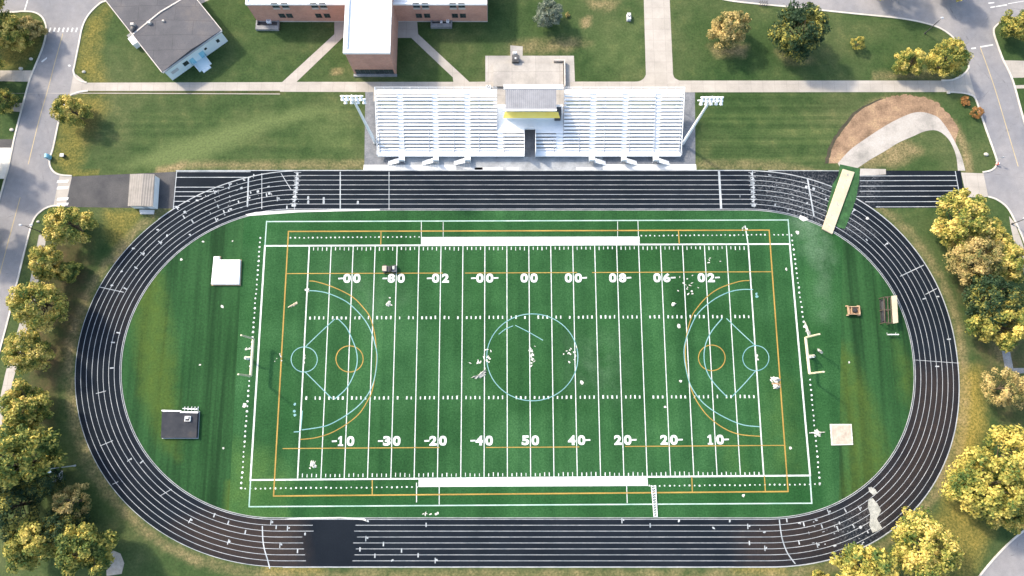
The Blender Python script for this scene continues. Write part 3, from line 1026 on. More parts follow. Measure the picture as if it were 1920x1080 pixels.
# narrow white goal-area lines drawn from the team areas
mb.seg(P(790, 413), P(790, 461), 0.12, z2 - 0.004); mb.seg(P(831, 416), P(831, 445), 0.10, z2 - 0.004)
mb.seg(P(1158, 415), P(1158, 444), 0.10, z2 - 0.004); mb.seg(P(1196, 413), P(1197, 444), 0.12, z2 - 0.004)
mb.seg(P(781, 905), P(781, 942), 0.18, z2 - 0.004); mb.seg(P(823.5, 913), P(823.5, 947), 0.14, z2 - 0.004); mb.seg(P(1175, 911), P(1176, 943), 0.14, z2 - 0.004)
struct('white_field_lines', mb, M['whiteline'])

mb = MB()
pts = PX([(499.5, 415.5), (1478, 412.5)])
mb.ribbon(pts, 0.24, z2 + 0.006)
mb.seg(P(500, 414), P(497, 460), 0.24, z2 + 0.008)
mb.seg(P(1477.5, 411), P(1481, 458), 0.24, z2 + 0.008)
mb.seg(P(467, 950), P(1521, 943.5), 0.24, z2 + 0.006)
mb.seg(P(470, 899), P(467, 951), 0.26, z2 + 0.008)
mb.seg(P(1518.5, 892), P(1522, 945), 0.28, z2 + 0.008)
struct('outer_boundary_line', mb, M['mint'])

mb = MB()
zo = z2 + 0.010
for a, b in (((540, 434), (1443, 431.5)), ((512, 930), (1478, 921.5))): mb.seg(P(*a), P(*b), 0.26, zo)
for a, b in (((541, 433), (513, 931)), ((1442, 431), (1477.5, 922))): mb.seg(P(*a), P(*b), 0.26, zo + 0.002)
for a, b in (((536, 513), (830, 512)), ((872, 512), (1082, 511)), ((1110, 511), (1446, 509.5)), ((530, 841), (824, 839)), ((911, 839), (1086, 838)), ((1172, 837), (1470, 835))):
    mb.seg(P(*a), P(*b), 0.17, zo - 0.006)
for a, b in (((714.5, 434), (714, 460)), ((1272, 432), (1273.5, 458)), ((698, 899), (698, 928)), ((1297, 893), (1298, 922)), ((1433, 892), (1435, 921))):
    mb.seg(P(*a), P(*b), 0.2, zo - 0.006)


def arc(pts, wd, z, tgt):
    tgt.ribbon(smooth_line(PX(pts), 8), wd, z)


def ring(cx, cy, rx, ry, wd, z, tgt):
    tgt.ribbon([P(cx + rx * math.cos(2 * math.pi * i / 64), cy + ry * math.sin(2 * math.pi * i / 64)) for i in range(64)], wd, z, True)


arc([(580, 527), (592, 528), (624, 538), (660, 556), (684, 580), (695, 598), (703, 630), (706, 668), (703, 705), (697, 735), (690, 750), (674, 775), (650, 795), (620, 812), (590, 821), (562, 824)], 0.18, zo + 0.004, mb)
arc([(1405, 526), (1385, 528), (1350, 540), (1325, 557), (1305, 580), (1296, 596), (1287, 630), (1285, 668), (1290, 705), (1300, 740), (1320, 772), (1341, 792), (1365, 807), (1390, 815), (1425, 818)], 0.18, zo + 0.004, mb)
ring(655.5, 673, 25.5, 24.5, 0.18, zo + 0.006, mb)
ring(1334.5, 671, 25, 24, 0.18, zo + 0.006, mb)
struct('orange_field_lines', mb, M['orange'])

mb = MB()
zb = zo + 0.010
arc([(580, 545), (596, 546), (618, 551), (650, 566), (676, 590), (693, 615), (703, 645), (707, 670), (703, 705), (694, 732), (676, 757), (650, 778), (620, 795), (600, 801), (566, 806)], 0.19, zb, mb)
arc([(1412, 543), (1390, 543), (1366, 548), (1338, 562), (1310, 586), (1294, 615), (1284, 645), (1283, 670), (1288, 700), (1296, 725), (1315, 752), (1340, 772), (1370, 788), (1395, 797), (1424, 800)], 0.19, zb, mb)
ring(570.5, 674, 24.5, 23.5, 0.17, zb + 0.002, mb)
ring(1417, 671.5, 24.5, 23.5, 0.17, zb + 0.002, mb)
ring(998, 670, 85.5, 81.5, 0.17, zb + 0.002, mb)
arc([(573, 650), (600, 624), (628, 598)], 0.18, zb + 0.004, mb)
arc([(573, 698), (597, 722), (622, 747)], 0.18, zb + 0.004, mb)
arc([(634, 598), (650, 615), (662, 640), (669, 662), (669, 685), (660, 710), (648, 730), (628, 748)], 0.2, zb + 0.006, mb)
arc([(1415, 647), (1390, 624), (1362, 597)], 0.18, zb + 0.004, mb)
arc([(1417, 695), (1395, 720), (1371, 745)], 0.18, zb + 0.004, mb)
arc([(1354, 597), (1335, 620), (1323, 645), (1320, 672), (1326, 698), (1340, 720), (1364, 745)], 0.2, zb + 0.006, mb)
arc([(935, 627), (948, 617), (962, 611)], 0.16, zb + 0.004, mb)
arc([(966, 610), (990, 622), (1018, 638)], 0.16, zb + 0.004, mb)
mb.seg(P(567, 770), P(564, 806), 0.2, zb + 0.006)
mb.seg(P(551, 810), P(563, 809), 0.2, zb + 0.006)
for px, py in ((553, 758), (552, 771), (553, 778), (1418, 551), (1419, 556)):
    mb.disc(P(px, py), 0.3, zb, 7, 0.3)
struct('blue_field_lines', mb, M['blue'])


# yard numbers, painted digits
def glyph(ch):
    cu = bpy.data.curves.new('glyph', 'FONT')
    cu.body = ch
    cu.offset = 0.05
    cu.resolution_u = 4
    ob = bpy.data.objects.new('glyph', cu)
    COL.objects.link(ob)
    bpy.context.view_layer.update()
    me = bpy.data.meshes.new_from_object(ob.evaluated_get(bpy.context.evaluated_depsgraph_get()))
    v = np.array([q.co[:2] for q in me.vertices])
    f = [tuple(p.vertices) for p in me.polygons]
    bpy.data.objects.remove(ob)
    bpy.data.curves.remove(cu)
    bpy.data.meshes.remove(me)
    v = (v - v.min(0)) / (v.max(0) - v.min(0)) - 0.5
    return v, f


GL = {c: glyph(c) for c in '0123456789'}
_o = [(0.5 * math.copysign(abs(math.cos(t)) ** 0.8, math.cos(t)), 0.5 * math.copysign(abs(math.sin(t)) ** 0.8, math.sin(t))) for t in np.linspace(0, 2 * math.pi, 24, False)]
GL['0'] = (np.array(_o + [(x * 0.32, y * 0.50) for x, y in _o]), [(i, (i + 1) % 24, 24 + (i + 1) % 24, 24 + i) for i in range(24)])
GL['1'] = (np.array([(-0.42, -0.5), (0.42, -0.5), (0.42, -0.34), (0.17, -0.34), (0.17, 0.5), (-0.08, 0.5), (-0.42, 0.32), (-0.42, 0.14), (-0.15, 0.24), (-0.15, -0.34), (-0.42, -0.34)]), [tuple(range(11))])


def put(mb, ch, c, w_, h_, z, rot=0.0):
    v, f = GL[ch]
    cs, sn = math.cos(rot), math.sin(rot)
    mb.add([(c.x + x * w_ * cs - y * h_ * sn, c.y + x * w_ * sn + y * h_ * cs, z) for x, y in v], f)


mb = MB()
zn = zb + 0.012
lower = ['-10', '-30', '-20', '-40', '50', '40-', '20-', '20-', '10-']
upper = ['-00', '-80', '-02', '-00-', '00', '00-', '08-', '06-', '02-']
for i in range(9):
    k = 2 * (i + 1)
    for row, words, f_, py in ((0, upper, 0.138, 522), (1, lower, 0.84, 827)):
        a = lerp(yl_top[k], yl_bot[k], (py - 462) / 435)
        py2 = py - (a[0] - 650) * (0.002 if row == 0 else 0.004)
        s = words[i]
        d = s.replace('-', '')
        for j, ch in enumerate(d):
            w_ = 1.5 if ch != '1' else 1.25
            put(mb, ch, P(a[0] + (-9.2 if j == 0 else 9.2), py2), w_, 1.9, zn)
        if s[0] == '-':
            c = P(a[0] - 21, py2); mb.seg((c.x - 0.5, c.y - 0.05), (c.x + 0.5, c.y), 0.3, zn)
        if s[-1] == '-':
            c = P(a[0] + 21, py2); mb.seg((c.x - 0.5, c.y), (c.x + 0.5, c.y + 0.05), 0.3, zn)
struct('yard_numbers', mb, M['whiteline'])
mb = MB()
for x, xb in ((558, 551), (1410, 1413)):
    for k in range(8):
        y0 = 327 + k * 8.3
        c = P(x + (xb - x) * k / 7, y0)
        mb.seg((c.x - 0.75, c.y + 0.44), (c.x + 0.75, c.y + 0.44), 0.08, 0.048)
        put(mb, str(k + 1), c, 1.0, 0.62, 0.049, math.pi / 2 * 0)
for px, py in ((578, 371), (578, 379), (607, 373), (607, 379), (671, 380)):
    c = P(px, py); put(mb, '8', c, 0.45, 0.8, 0.049)
struct('lane_numbers', mb, M['track_line'])

# remains of painted emblems and chalk spots on the turf
mb = MB()
for cx, cy, sx, sy, k in ((915, 668, 7, 14, 16), (997, 665, 4, 16, 18), (1070, 662, 12, 11, 14), (728, 563, 3, 9, 4), (1290, 540, 25, 22, 14), (586, 868, 6, 8, 9), (1395, 428, 9, 2, 4), (573, 545, 5, 5, 5),
                          (806, 963, 14, 4, 9), (1418, 668, 3, 7, 8), (1445, 712, 4, 5, 3), (1340, 487, 25, 5, 4), (900, 680, 12, 10, 7), (571, 674, 2, 7, 5), (520, 672, 12, 5, 5), (465, 655, 4, 4, 4)):
    for i in range(k):
        fleck(rnd.gauss(cx, sx * 0.6), rnd.gauss(cy, sy * 0.6), rnd.uniform(0.2, 0.85), rnd.uniform(0.15, 0.5), z=zn + 0.004 + rnd.uniform(0, 0.004))
for px, py, r_ in ((417, 575, 0.4), (340, 487, 0.35), (381, 453, 0.3), (436, 452, 0.2), (458, 760, 0.5), (1495, 436, 0.5), (1273, 611, 0.5), (1091, 717, 0.45), (1592, 679, 0.3), (419, 840, 0.25), (1482, 840, 0.35), (1474, 505, 0.4), (1394, 929, 0.35), (375, 684, 0.25),
                   (1247, 763, 0.28), (1626, 410, 0.4), (1276, 715, 0.4)):
    fleck(px, py, r_ * 2, r_ * 1.7, z=0.05)
struct('paint_flecks', mb, M['cloth'])

# ------------------------------------------------------------------ roads, paths, aprons
ZR = 0.008


def sheet(name, px, z, mat, sm=False):
    mb = MB()
    mb.poly(PX(px, z))
    o = struct(name, mb, mat)
    bm = bmesh.new(); bm.from_mesh(o.data)
    bmesh.ops.triangulate(bm, faces=bm.faces)
    bm.to_mesh(o.data); bm.free()
    return o


def smp(l, k=6): return [(p.x, p.y) for p in smooth_line([(a, b, 0) for a, b in l], k)]


kW_r = [(215, -12), (203, 0), (187, 7), (167, 27), (155, 50), (148, 83), (140, 123), (138, 134), (143, 146), (152, 152), (163, 155)]
kW_r2 = [(165, 170.5), (152, 172), (141, 175), (130, 181), (120, 200), (110, 230), (100, 277), (93, 300), (97, 317), (110, 327), (135, 330)]
kW_r3 = [(122, 388), (100, 386), (80, 394), (63, 413), (50, 457), (33, 527), (17, 593), (0, 657), (-30, 770)]
kW_l = [(-60, 22), (20, 23), (43, 21.5), (63, 23), (77, 30), (85, 43), (87, 60), (80, 90), (63, 132), (55, 153), (43, 197), (27, 260), (17, 310), (3, 360), (-40, 520)]
kE_t = [(1330, -8), (1360, 0), (1396, 5), (1488, 14), (1594, 25), (1683, 34), (1736, 44), (1771, 58), (1800, 85), (1815, 120), (1814, 131), (1803, 142), (1785, 150), (1765, 151)]
kE_m = [(1775, 172.5), (1800, 174), (1816, 177), (1828, 184), (1838, 212), (1849, 244), (1863, 283), (1869, 303), (1865, 314), (1856, 320), (1842, 323)]
kE_b = [(1853, 369), (1868, 374), (1888, 389), (1903, 415), (1918, 448), (1940, 510)]
kE_r = [(1960, 28), (1905, 34), (1881, 39), (1866, 50), (1863, 60), (1868, 78), (1881, 113), (1899, 152), (1920, 227), (1950, 320)]
kSE = [(1950, 975), (1909, 1003), (1870, 1040), (1835, 1082), (1820, 1110)]

sheet('road_west', [(-150, -60), (230, -60)] + smp(kW_r) + [(165, 170)] + smp(kW_r2) + [(135, 388)] + smp(kW_r3) + [(-80, 770), (-60, 520)] + smp(kW_l[::-1]) + [(-150, 22)], ZR, M['road'])
sheet('road_east', [(1330, -60), (2060, -60), (2060, 20)] + smp(kE_r) + [(2060, 500), (1940, 510)] + smp(kE_b[::-1]) + [(1845, 345)] + smp(kE_m[::-1]) + [(1775, 160)] + smp(kE_t[::-1]), ZR, M['road'])
sheet('road_south_east', smp(kSE) + [(2000, 1110), (2000, 975)], ZR, M['road'])
mb = MB()
for k in (kW_r, kW_r2, kW_r3, kW_l, kE_t, kE_m, kE_b, kE_r, kSE):
    mb.bar3(smooth_line(PX(k), 6), 0.34, 0.0, 0.12)
struct('kerb', mb, M['kerb'])

# road paint
mb = MB()
mb.ribbon(smooth_line(PX([(118, 63), (103, 117), (90, 167), (72, 230), (53, 308)]), 6), 0.16, ZR + 0.006)
mb.ribbon(smooth_line(PX([(38, 370), (19, 440), (0, 513), (-20, 590)]), 6), 0.16, ZR + 0.006)
mb.ribbon(smooth_line(PX([(1838, 89), (1863, 159), (1886, 235), (1909, 312)]), 6), 0.18, ZR + 0.006)
struct('yellow_road_line', mb, M['yellow_line'])
mb = MB()
for i in range(7):
    x = 94 + i * 8.3
    mb.seg(P(x + 1, 52), P(x - 1.5, 60), 0.32, ZR + 0.006)
mb.seg(P(52, 0), P(46, 20), 0.28, ZR + 0.006)
for a, b, wd in (((1821, 91), (1830, 90), 0.3), ((1838, 88), (1862, 84), 0.3), ((1853, 6), (1864, 5), 0.25), ((1857, 14), (1888, 9), 0.25), ((1866, 13), (1868, 12), 0.2), ((1890, 7), (1920, 2), 0.12)):
    mb.seg(P(*a), P(*b), wd, ZR + 0.006)
for y_ in (340, 352, 373, 383): mb.poly(PX([(108, y_ - 2), (129, y_ - 3), (127, y_ + 2), (106, y_ + 3)], ZR + 0.010))
mb.poly(PX([(77, 115), (88, 107), (88, 110), (79, 117)], ZR + 0.006))
mb.poly(PX([(127, 122), (131, 121), (133, 124), (129, 125)], ZR + 0.006))
struct('white_road_marking', mb, M['road_white'])

ZP = 0.016
sheet('crossover_west', [(135, 330), (122, 388), (100, 387), (112, 328)], ZR + 0.004, M['path'])
sheet('driveway', [(135, 331), (331, 322), (325, 391), (123, 388)], 0.012, M['drive'])
sheet('crossover_east', [(1802, 323.5), (1844, 325), (1853, 369), (1812, 370)], ZR + 0.006, M['path'])
main = [(163, 155)] + [(529, 154), (556, 153.5), (850, 153.5), (880, 153.5), (910, 153), (1078, 153)] + smp([(1190, 153), (1199, 152), (1207, 147), (1211, 140)]) + [(1206, -40), (1254, -40)] \
    + smp([(1262, 139), (1265, 146), (1274, 151)]) + [(1765, 151), (1785, 150), (1815, 131), (1830, 184), (1815, 177), (1775, 172.5), (1280, 173), (1280, 190), (700, 190), (700, 172.5), (525, 172), (525, 170), (165, 170.5), (130, 181), (138, 136)]
sheet('footpath', main, ZP, M['path'])
sheet('diagonal_path_west', [(529, 154), (556, 153.5), (642, 71), (665, 66), (665, 40), (627, 40), (627, 64)], ZP - 0.003, M['path'])
sheet('diagonal_path_east', [(880, 153.5), (850, 153.5), (849, 145), (771, 71), (740, 71), (740, 40), (782, 40), (784, 64)], ZP - 0.003, M['path'])
sheet('concrete_pad', [(910, 104.5), (1076, 104.5), (1078, 154), (1062, 154), (1062, 200), (925, 200), (925, 154), (910, 154)], ZP + 0.006, M['pad'])
sheet('gravel_west', [(685, 172), (708, 172), (708, 200), (985, 200), (985, 320), (683, 320)], 0.010, M['gravel'])
sheet('gravel_east', [(985, 200), (1278, 200), (1278, 172), (1303, 172), (1304, 310), (1304, 320), (985, 320)], 0.0105, M['gravel'])
sheet('front_concrete', [(760, 294), (1130, 294), (1130, 319), (760, 319)], 0.018, M['apron'])
sheet('front_walk_west', [(682, 309), (855, 309), (855, 318.5), (681, 318.5)], 0.024, M['walk'])
sheet('front_walk_east', [(1130, 308), (1305, 308), (1306, 318), (1130, 318.5)], 0.024, M['walk'])
mb = MB()
for a, b in ((868, 905), (890, 943), (950, 972), (1080, 1128)): mb.poly(PX([(a, 314), (b, 313.5), (b, 318), (a, 318)], 0.026))
struct('pale_patch', mb, M['walk'])
sheet('sidewalk_west', [(73, 440), (88, 440), (66, 560), (28, 700), (0, 810), (-14, 810), (10, 700), (50, 560)], 0.012, M['path'])
sheet('driveway_west', [(-100, 132), (63, 132), (55, 153), (-100, 151)], 0.010, M['path'])
sheet('walk_west', [(16, 205), (28, 193), (45, 193), (40, 210), (16, 208)], 0.010, M['path'])
sheet('dark_drive_west', [(-100, 261), (27, 261), (23, 277), (-100, 277)], 0.010, M['drive'])
sheet('pale_drive_west', [(-100, 277), (23, 277), (10, 335), (-100, 335)], 0.0105, M['walk'])
sheet('driveway_east', [(1881, 113), (2020, 116), (2020, 143), (1897, 146)], 0.010, M['path'])
sheet('walk_east', [(1902, 160), (2020, 155), (2020, 163), (1905, 166)], 0.010, M['path'])
sheet('sidewalk_east', [(1892, 405), (1903, 418), (1915, 450), (1945, 540), (1930, 540), (1905, 470), (1896, 430)], 0.010, M['path'])
sheet('spur_path', [(1878, 655), (1892, 650), (1900, 690), (1920, 690), (1920, 700), (1886, 700)], 0.010, M['grey_conc'])
sheet('pale_slab_path', [(198, 1046), (212, 1032), (226, 1038), (233, 1056), (228, 1076), (200, 1080)], 0.010, M['slab'])
sheet('bank_path', [(-20, 175), (210, 175.5), (525, 176.8), (525, 175.4), (210, 174), (160, 174)], 0.009, M['path'])
sheet('north_walk', [(360, -20), (395, -20), (400, -4), (375, 8), (372, 0)], 0.010, M['path'])

# the throwing arc: dark edging, brown bank, concrete runway
arc_out = [(1546, 306), (1551, 285), (1559, 266), (1580, 234), (1612, 203), (1655, 184), (1700, 178), (1743, 186), (1778, 211), (1797, 240), (1810, 270), (1818, 300), (1821, 318)]
arc_in = [(1553, 306), (1558, 287), (1565, 268), (1585, 238), (1615, 206), (1656, 185.5)]
def rag(l, a):
    r = random.Random(5)
    return [(x + r.uniform(-a, a), y + r.uniform(-a, a)) for x, y in l]


sheet('dark_edging', rag(smp(arc_out[:6]), 1.2) + smp(arc_in[::-1]), 0.010, M['dark_dirt'])
rw_l = [(1571, 306), (1594, 281), (1620, 262), (1647, 244), (1672, 229), (1697, 217), (1715, 211), (1732, 210.5), (1748, 215), (1761, 222), (1778, 244), (1792, 269), (1803, 294), (1810, 320)]
sheet('dirt_bank', rag(smp(arc_in), 0.8) + rag(smp(arc_out[5:10], 12), 2.2) + [(1792, 262)] + smp(rw_l[:12][::-1]), 0.012, M['dirt'])
rw_in = [(1796, 320), (1793, 294), (1786, 274), (1775, 257), (1757, 245), (1735, 246), (1711, 256), (1684, 268), (1658, 284), (1632, 299), (1608, 315)]
sheet('throwing_runway', smp(rw_l) + smp(rw_in) + [(1590, 318), (1574, 312)], 0.020, M['runway'])
# ------------------------------------------------------------------ green carpet and long mat across the track
o = sheet('carpet', [(1575, 308), (1612, 316), (1611, 339), (1605, 372), (1597, 396), (1588, 420), (1584, 429), (1572, 427), (1566, 421), (1546, 421), (1550, 400), (1552, 383), (1558, 362), (1561, 346), (1572, 329)], 0.056, M['carpet'])
del o['kind']
o.name = 'track_cover'
for mod in (o.modifiers.new('solid', 'SOLIDIFY'),): mod.thickness = 0.02; mod.offset = 1
tag(o, 'dark green carpet strip laid across the track beneath the long cream mat', 'carpet')
t = thing('landing_mat', 'long cream mat lying slantwise across the track on the green strip', 'mat', P(1570, 378))
mb = MB(); mb.prism([(p.x, p.y) for p in PX([(1579, 318), (1601, 324), (1559, 440), (1540, 430)])], 0.085, 0.42); mb.build('mat_body', M['mat_beige'], t, bevel=0.05)
for i in range(7):
    mb = MB()
    f_ = (0.07, 0.17, 0.27, 0.52, 0.56, 0.74, 0.9)[i]
    a = lerp((1590, 321), (1549.5, 435), f_)
    fleck(a[0] + rnd.uniform(-3, 3), a[1], rnd.uniform(0.4, 1.0), rnd.uniform(0.25, 0.5), z=0.425)
    mb.build('stain', M['scrap'], t, recalc=False)
mb = MB(); mb.seg(P(1546, 418, 0.4), P(1566, 423, 0.4), 0.06, 0.4235); mb.build('seam', M['scrap'], t, recalc=False)

# ------------------------------------------------------------------ grandstand
zF, RISE, NR = 1.2, 0.30, 16
yF, yB = P(960, 292.5, zF).y, P(960, 175.5, zF + RISE * NR).y
zm = zF + RISE * NR / 2


def bx(px): return P(px, 236, zm).x


xL, xR, xcl, xcr = bx(706.5), bx(1279), bx(932), bx(1057)
WALK = 1.15
D = (yB - yF - WALK) / NR
gs = thing('grandstand', 'long white aluminium grandstand with rows of bench seats beside the track', 'bleachers', ((xL + xR) / 2, yF, 0))
v0, v1 = bx(983.5), bx(1004)


def child_fix(o, parent):
    """o was built in world coordinates; hang it under a part of a thing"""
    root = parent.parent
    for vtx in o.data.vertices: vtx.co -= root.location
    o.parent = parent
    return o


def section2(x0, x1, aisles, rows):
    deck = MB(); seat = MB()
    for k in range(rows):
        z = zF + RISE * k
        y0 = yF + WALK + D * k
        deck.box(x0, x1, y0 + 0.004, y0 + D - 0.12, z - 0.06, z)
        cuts = [x0 + 0.08] + [q for a in aisles for q in a] + [x1 - 0.08]
        for i in range(0, len(cuts), 2):
            if cuts[i + 1] - cuts[i] > 0.4:
                seat.box(cuts[i], cuts[i + 1], y0 + 0.10, y0 + D - 0.22, z + 0.16, z + 0.20)
                for q in range(int((cuts[i + 1] - cuts[i]) / 2.0) + 1):
                    xx = cuts[i] + 0.2 + q * 2.0
                    if xx < cuts[i + 1] - 0.1: seat.box(xx - 0.03, xx + 0.03, y0 + 0.2, y0 + 0.3, z - 0.02, z + 0.17)
        for a in aisles:
            deck.box(a[0] - 0.02, a[1] + 0.02, y0 + D - 0.13, y0 + D + 0.003, z - 0.05, z + 0.15)
    return deck, seat


AL = [(bx(a), bx(b)) for a, b in ((746, 756.5), (811, 820.5), (871, 881))]
AR = [(bx(a), bx(b)) for a, b in ((1106, 1116.5), (1167, 1176), (1227, 1237.5))]
for x0, x1, ais in ((xL, xcl, AL), (xcr, xR, AR)):
    d, s_ = section2(x0, x1, ais, NR)
    zt = zF + RISE * NR
    d.box(x0, x1, yB + 0.004, yB + 0.9, zt - 0.06, zt)                        # rear walkway
    p = d.build('seating_deck', M['alu'], gs)
    child_fix(s_.build('bench_rows', M['white']), p)
d, s_ = section2(xcl + 0.02, v0, [(xcl + 0.08, bx(942.5))], 5)
d2, s2 = section2(v1, xcr - 0.02, [(bx(1043.5), xcr - 0.1)], 5)
yPF = yF + WALK + 5 * D
zPl = zF + 5 * RISE
yPB = P(960, 221, zPl).y
d.box(xcl + 0.02, xcr - 0.02, yPF + 0.9, yPB + 3.0, zPl - 0.06, zPl)
d.box(xcl + 0.02, v0, yPF + 0.004, yPF + 0.896, zPl - 0.06, zPl)
d2.box(v1, xcr - 0.02, yPF + 0.004, yPF + 0.896, zPl - 0.06, zPl)
for a, b in ((d, s_), (d2, s2)):
    p = a.build('seating_deck', M['alu'], gs)
    child_fix(b.build('bench_rows', M['white']), p)
mb = MB()                                                                     # front walkway and fascia
for a, b in ((xL, v0), (v1, xR)):
    mb.box(a, b, yF, yF + WALK, zF - 0.08, zF)
    mb.box(a, b, yF - 0.05, yF - 0.003, zF - 0.30, zF + 0.06)
mb.build('front_walkway', M['alu'], gs)
mb = MB()                                                                     # entrance tunnel walls
mb.box(v0 - 0.07, v0 - 0.003, yF + 0.05, yPF + 0.9, 0.0, zPl + 0.9); mb.box(v1 + 0.003, v1 + 0.07, yF + 0.05, yPF + 0.9, 0.0, zPl + 0.9)
mb.box(v0, v1, yPF + 0.82, yPF + 0.89, zPl - 0.05, zPl + 0.95)
mb.build('tunnel_wall', M['alu'], gs)


def railing(a, b, h=1.05, n_=8, r=0.035):
    mb = MB()
    a = Vector(a); b = Vector(b)
    for z in (h, h * 0.55): mb.tube(a + Vector((0, 0, z)), b + Vector((0, 0, z)), r, n=6)
    for i in range(n_ + 1):
        q = a.lerp(b, i / n_)
        mb.tube(q, q + Vector((0, 0, h + 0.02)), r * 1.1, n=6)
    return mb


zt = zF + RISE * NR
for x in (xL - 0.05, xR + 0.05):
    r_ = railing((x, yF, zF), (x, yF + WALK, zF), n_=1)
    q = railing((x, yF + WALK, zF), (x, yB + 0.9, zt), n_=9, r=0.045); r_.add(q.v, q.f)
    r_.build('side_railing', M['alu'], gs)
for x in (xcl + 0.01, xcr - 0.01):
    railing((x, yPF, zPl + 0.3), (x, yB + 0.9, zt), n_=7).build('side_railing', M['alu_grey'], gs)
for a, b in ((xL, xcl), (xcr, xR)):
    railing((a, yB + 0.95, zt), (b, yB + 0.95, zt), n_=14).build('rear_railing', M['alu'], gs)
for a, b in ((xL, v0), (v1, xR)):
    railing((a, yF + 0.04, zF), (b, yF + 0.04, zF), h=0.7, n_=16, r=0.02).build('front_railing', M['alu'], gs)
for i in range(13):                                                           # posts and raking beams underneath
    mb = MB()
    x = xL + 0.3 + (xR - xL - 0.6) * i / 12
    if v0 - 0.3 < x < v1 + 0.3: continue
    top = 5 if xcl < x < xcr else NR
    for k in range(0, top + 1, 4 if top > 5 else 2):
        y = yF + WALK + D * k - 0.15
        mb.box(x - 0.07, x + 0.07, y - 0.07, y + 0.07, 0.0, zF + RISE * k - 0.25)
    mb.tube((x, yF + 0.3, zF - 0.2), (x, yF + WALK + D * top - 0.1, zF + RISE * top - 0.22), 0.08, n=6)
    mb.build('support_frame', M['alu_grey'], gs)
# six short stairs from the front walkway, each turning outwards
for x0, x1, sg in [(a[0], a[1], -1) for a in AL] + [(a[0], a[1], 1) for a in AR]:
    mb = MB()
    xa, xb = x0 - 0.05, x1 + 0.05
    mb.box(xa, xb, yF - 1.15, yF - 0.055, zF - 0.10, zF - 0.02)
    xs0 = xa if sg < 0 else xb
    ns = 6
    ln = 2.3
    for k in range(ns):
        z = (zF - 0.05) * (1 - (k + 1) / (ns + 1))
        u0 = xs0 + sg * ln * k / ns
        u1 = xs0 + sg * (ln * (k + 1) / ns + 0.04)
        sh = 0.28 * k / ns
        mb.box(min(u0, u1) + 0.004, max(u0, u1), yF - 1.45 - sh * 0.6, yF - 0.45 - sh, z - 0.05, z)
    for yy in (yF - 1.13, ):
        mb.box(xa, xb, yy - 0.03, yy, zF, zF + 0.9)
    st_ = mb.build('stair', M['white'], gs)
    mb = MB()
    for yy in (yF - 1.50, ):
        a = Vector((xs0, yy, zF)); b = Vector((xs0 + sg * ln, yy - 0.15, 0.15))
        for z in (0.9, 0.5): mb.tube(a + Vector((0, 0, z)), b + Vector((0, 0, z)), 0.035, n=6)
        for q in (0, 0.5, 1):
            c = a.lerp(b, q); mb.tube((c.x, c.y, max(0, c.z - 0.4)), c + Vector((0, 0, 0.92)), 0.04, n=6)
    child_fix(mb.build('handrail', M['alu']), st_)
    for xx in (xa + 0.1, xb - 0.1):
        mb = MB(); mb.tube((xx, yF - 1.05, 0), (xx, yF - 1.05, zF - 0.1), 0.05); child_fix(mb.build('stair_leg', M['alu']), st_)

# ------------------------------------------------------------------ press box on the grandstand
zR_ = 8.0
x0, x1 = P(949, 200, zR_).x, P(1042, 200, zR_).x
yf = P(960, 203.5, zR_).y
yb = P(960, 167, zR_).y
pb = thing('press_box', 'press box with ribbed grey roof and bright yellow front above the grandstand', 'press box', ((x0 + x1) / 2, yf, zPl))
mb = MB(); mb.box(x0, x1, yf, yb, zPl + 0.01, zR_ - 0.35); mb.build('wall', M['white'], pb)
mb = MB(); mb.box(x0 - 0.15, x1 + 0.15, yf - 0.1, yb + 0.05, zR_ - 0.34, zR_ - 0.1); rf = mb.build('roof', M['press_roof'], pb)
mb = MB()
mb.box(x0 - 0.2, x1 + 0.2, yf - 0.45, yf - 0.105, zR_ - 0.4, zR_)
fa = mb.build('front_fascia', M['white'], pb)
mb = MB(); mb.box(x0 - 0.5, x1 + 1.6, yb + 0.055, yb + 1.0, zR_ - 0.4, zR_ + 0.02)
mb.build('rear_fascia', M['white'], pb)
zw0 = 6.75
mb = MB()
yb_ = P(960, 221.5, 5.75).y
pv = [(x0 - 0.6, yb_, 5.75), (x1 + 1.0, yb_, 5.75), (x1 + 0.6, yf - 0.1, zw0 - 0.15), (x0 - 0.3, yf - 0.1, zw0 - 0.15)]
mb.add(pv + [(x, y + 0.05, z - 0.05) for x, y, z in pv], [(0, 1, 2, 3), (7, 6, 5, 4), (0, 4, 5, 1), (1, 5, 6, 2), (2, 6, 7, 3), (3, 7, 4, 0)])
mb.build('yellow_panel', M['yellow'], pb)
mb = MB(); mb.box(x0 + 0.02, x1 - 0.02, yf - 0.06, yf - 0.003, zw0 - 0.1, zR_ - 0.41); wf = mb.build('window_surround', M['yellow'], pb)
for a, b in ((963, 979), (985, 991), (993, 1008), (1014, 1027)):
    mb = MB(); xa, xb = P(a, 207, 7.2).x, P(b, 207, 7.2).x
    mb.box(xa, xb, yf - 0.09, yf - 0.062, zw0 + 0.02, zR_ - 0.46)
    mb.build('window', M['glass'], pb)
mb = MB()
mb.box(x1 + 0.05, x1 + 1.3, yf - 0.3, yf + 1.4, zPl + 0.02, zR_ - 2.2); mb.build('side_stair_housing', M['dark_steel'], pb)
mb = MB()
for i in range(5):
    x = x0 + 0.2 + (x1 - x0 - 0.4) * i / 4
    for y in (yPB + 3.1, yb - 0.2): mb.box(x - 0.1, x + 0.1, y - 0.1, y + 0.1, 0, zPl)
mb.box(x0, x1, yPB + 3.01, yb, zPl - 0.2, zPl)
mb.build('support_frame', M['alu_grey'], pb)

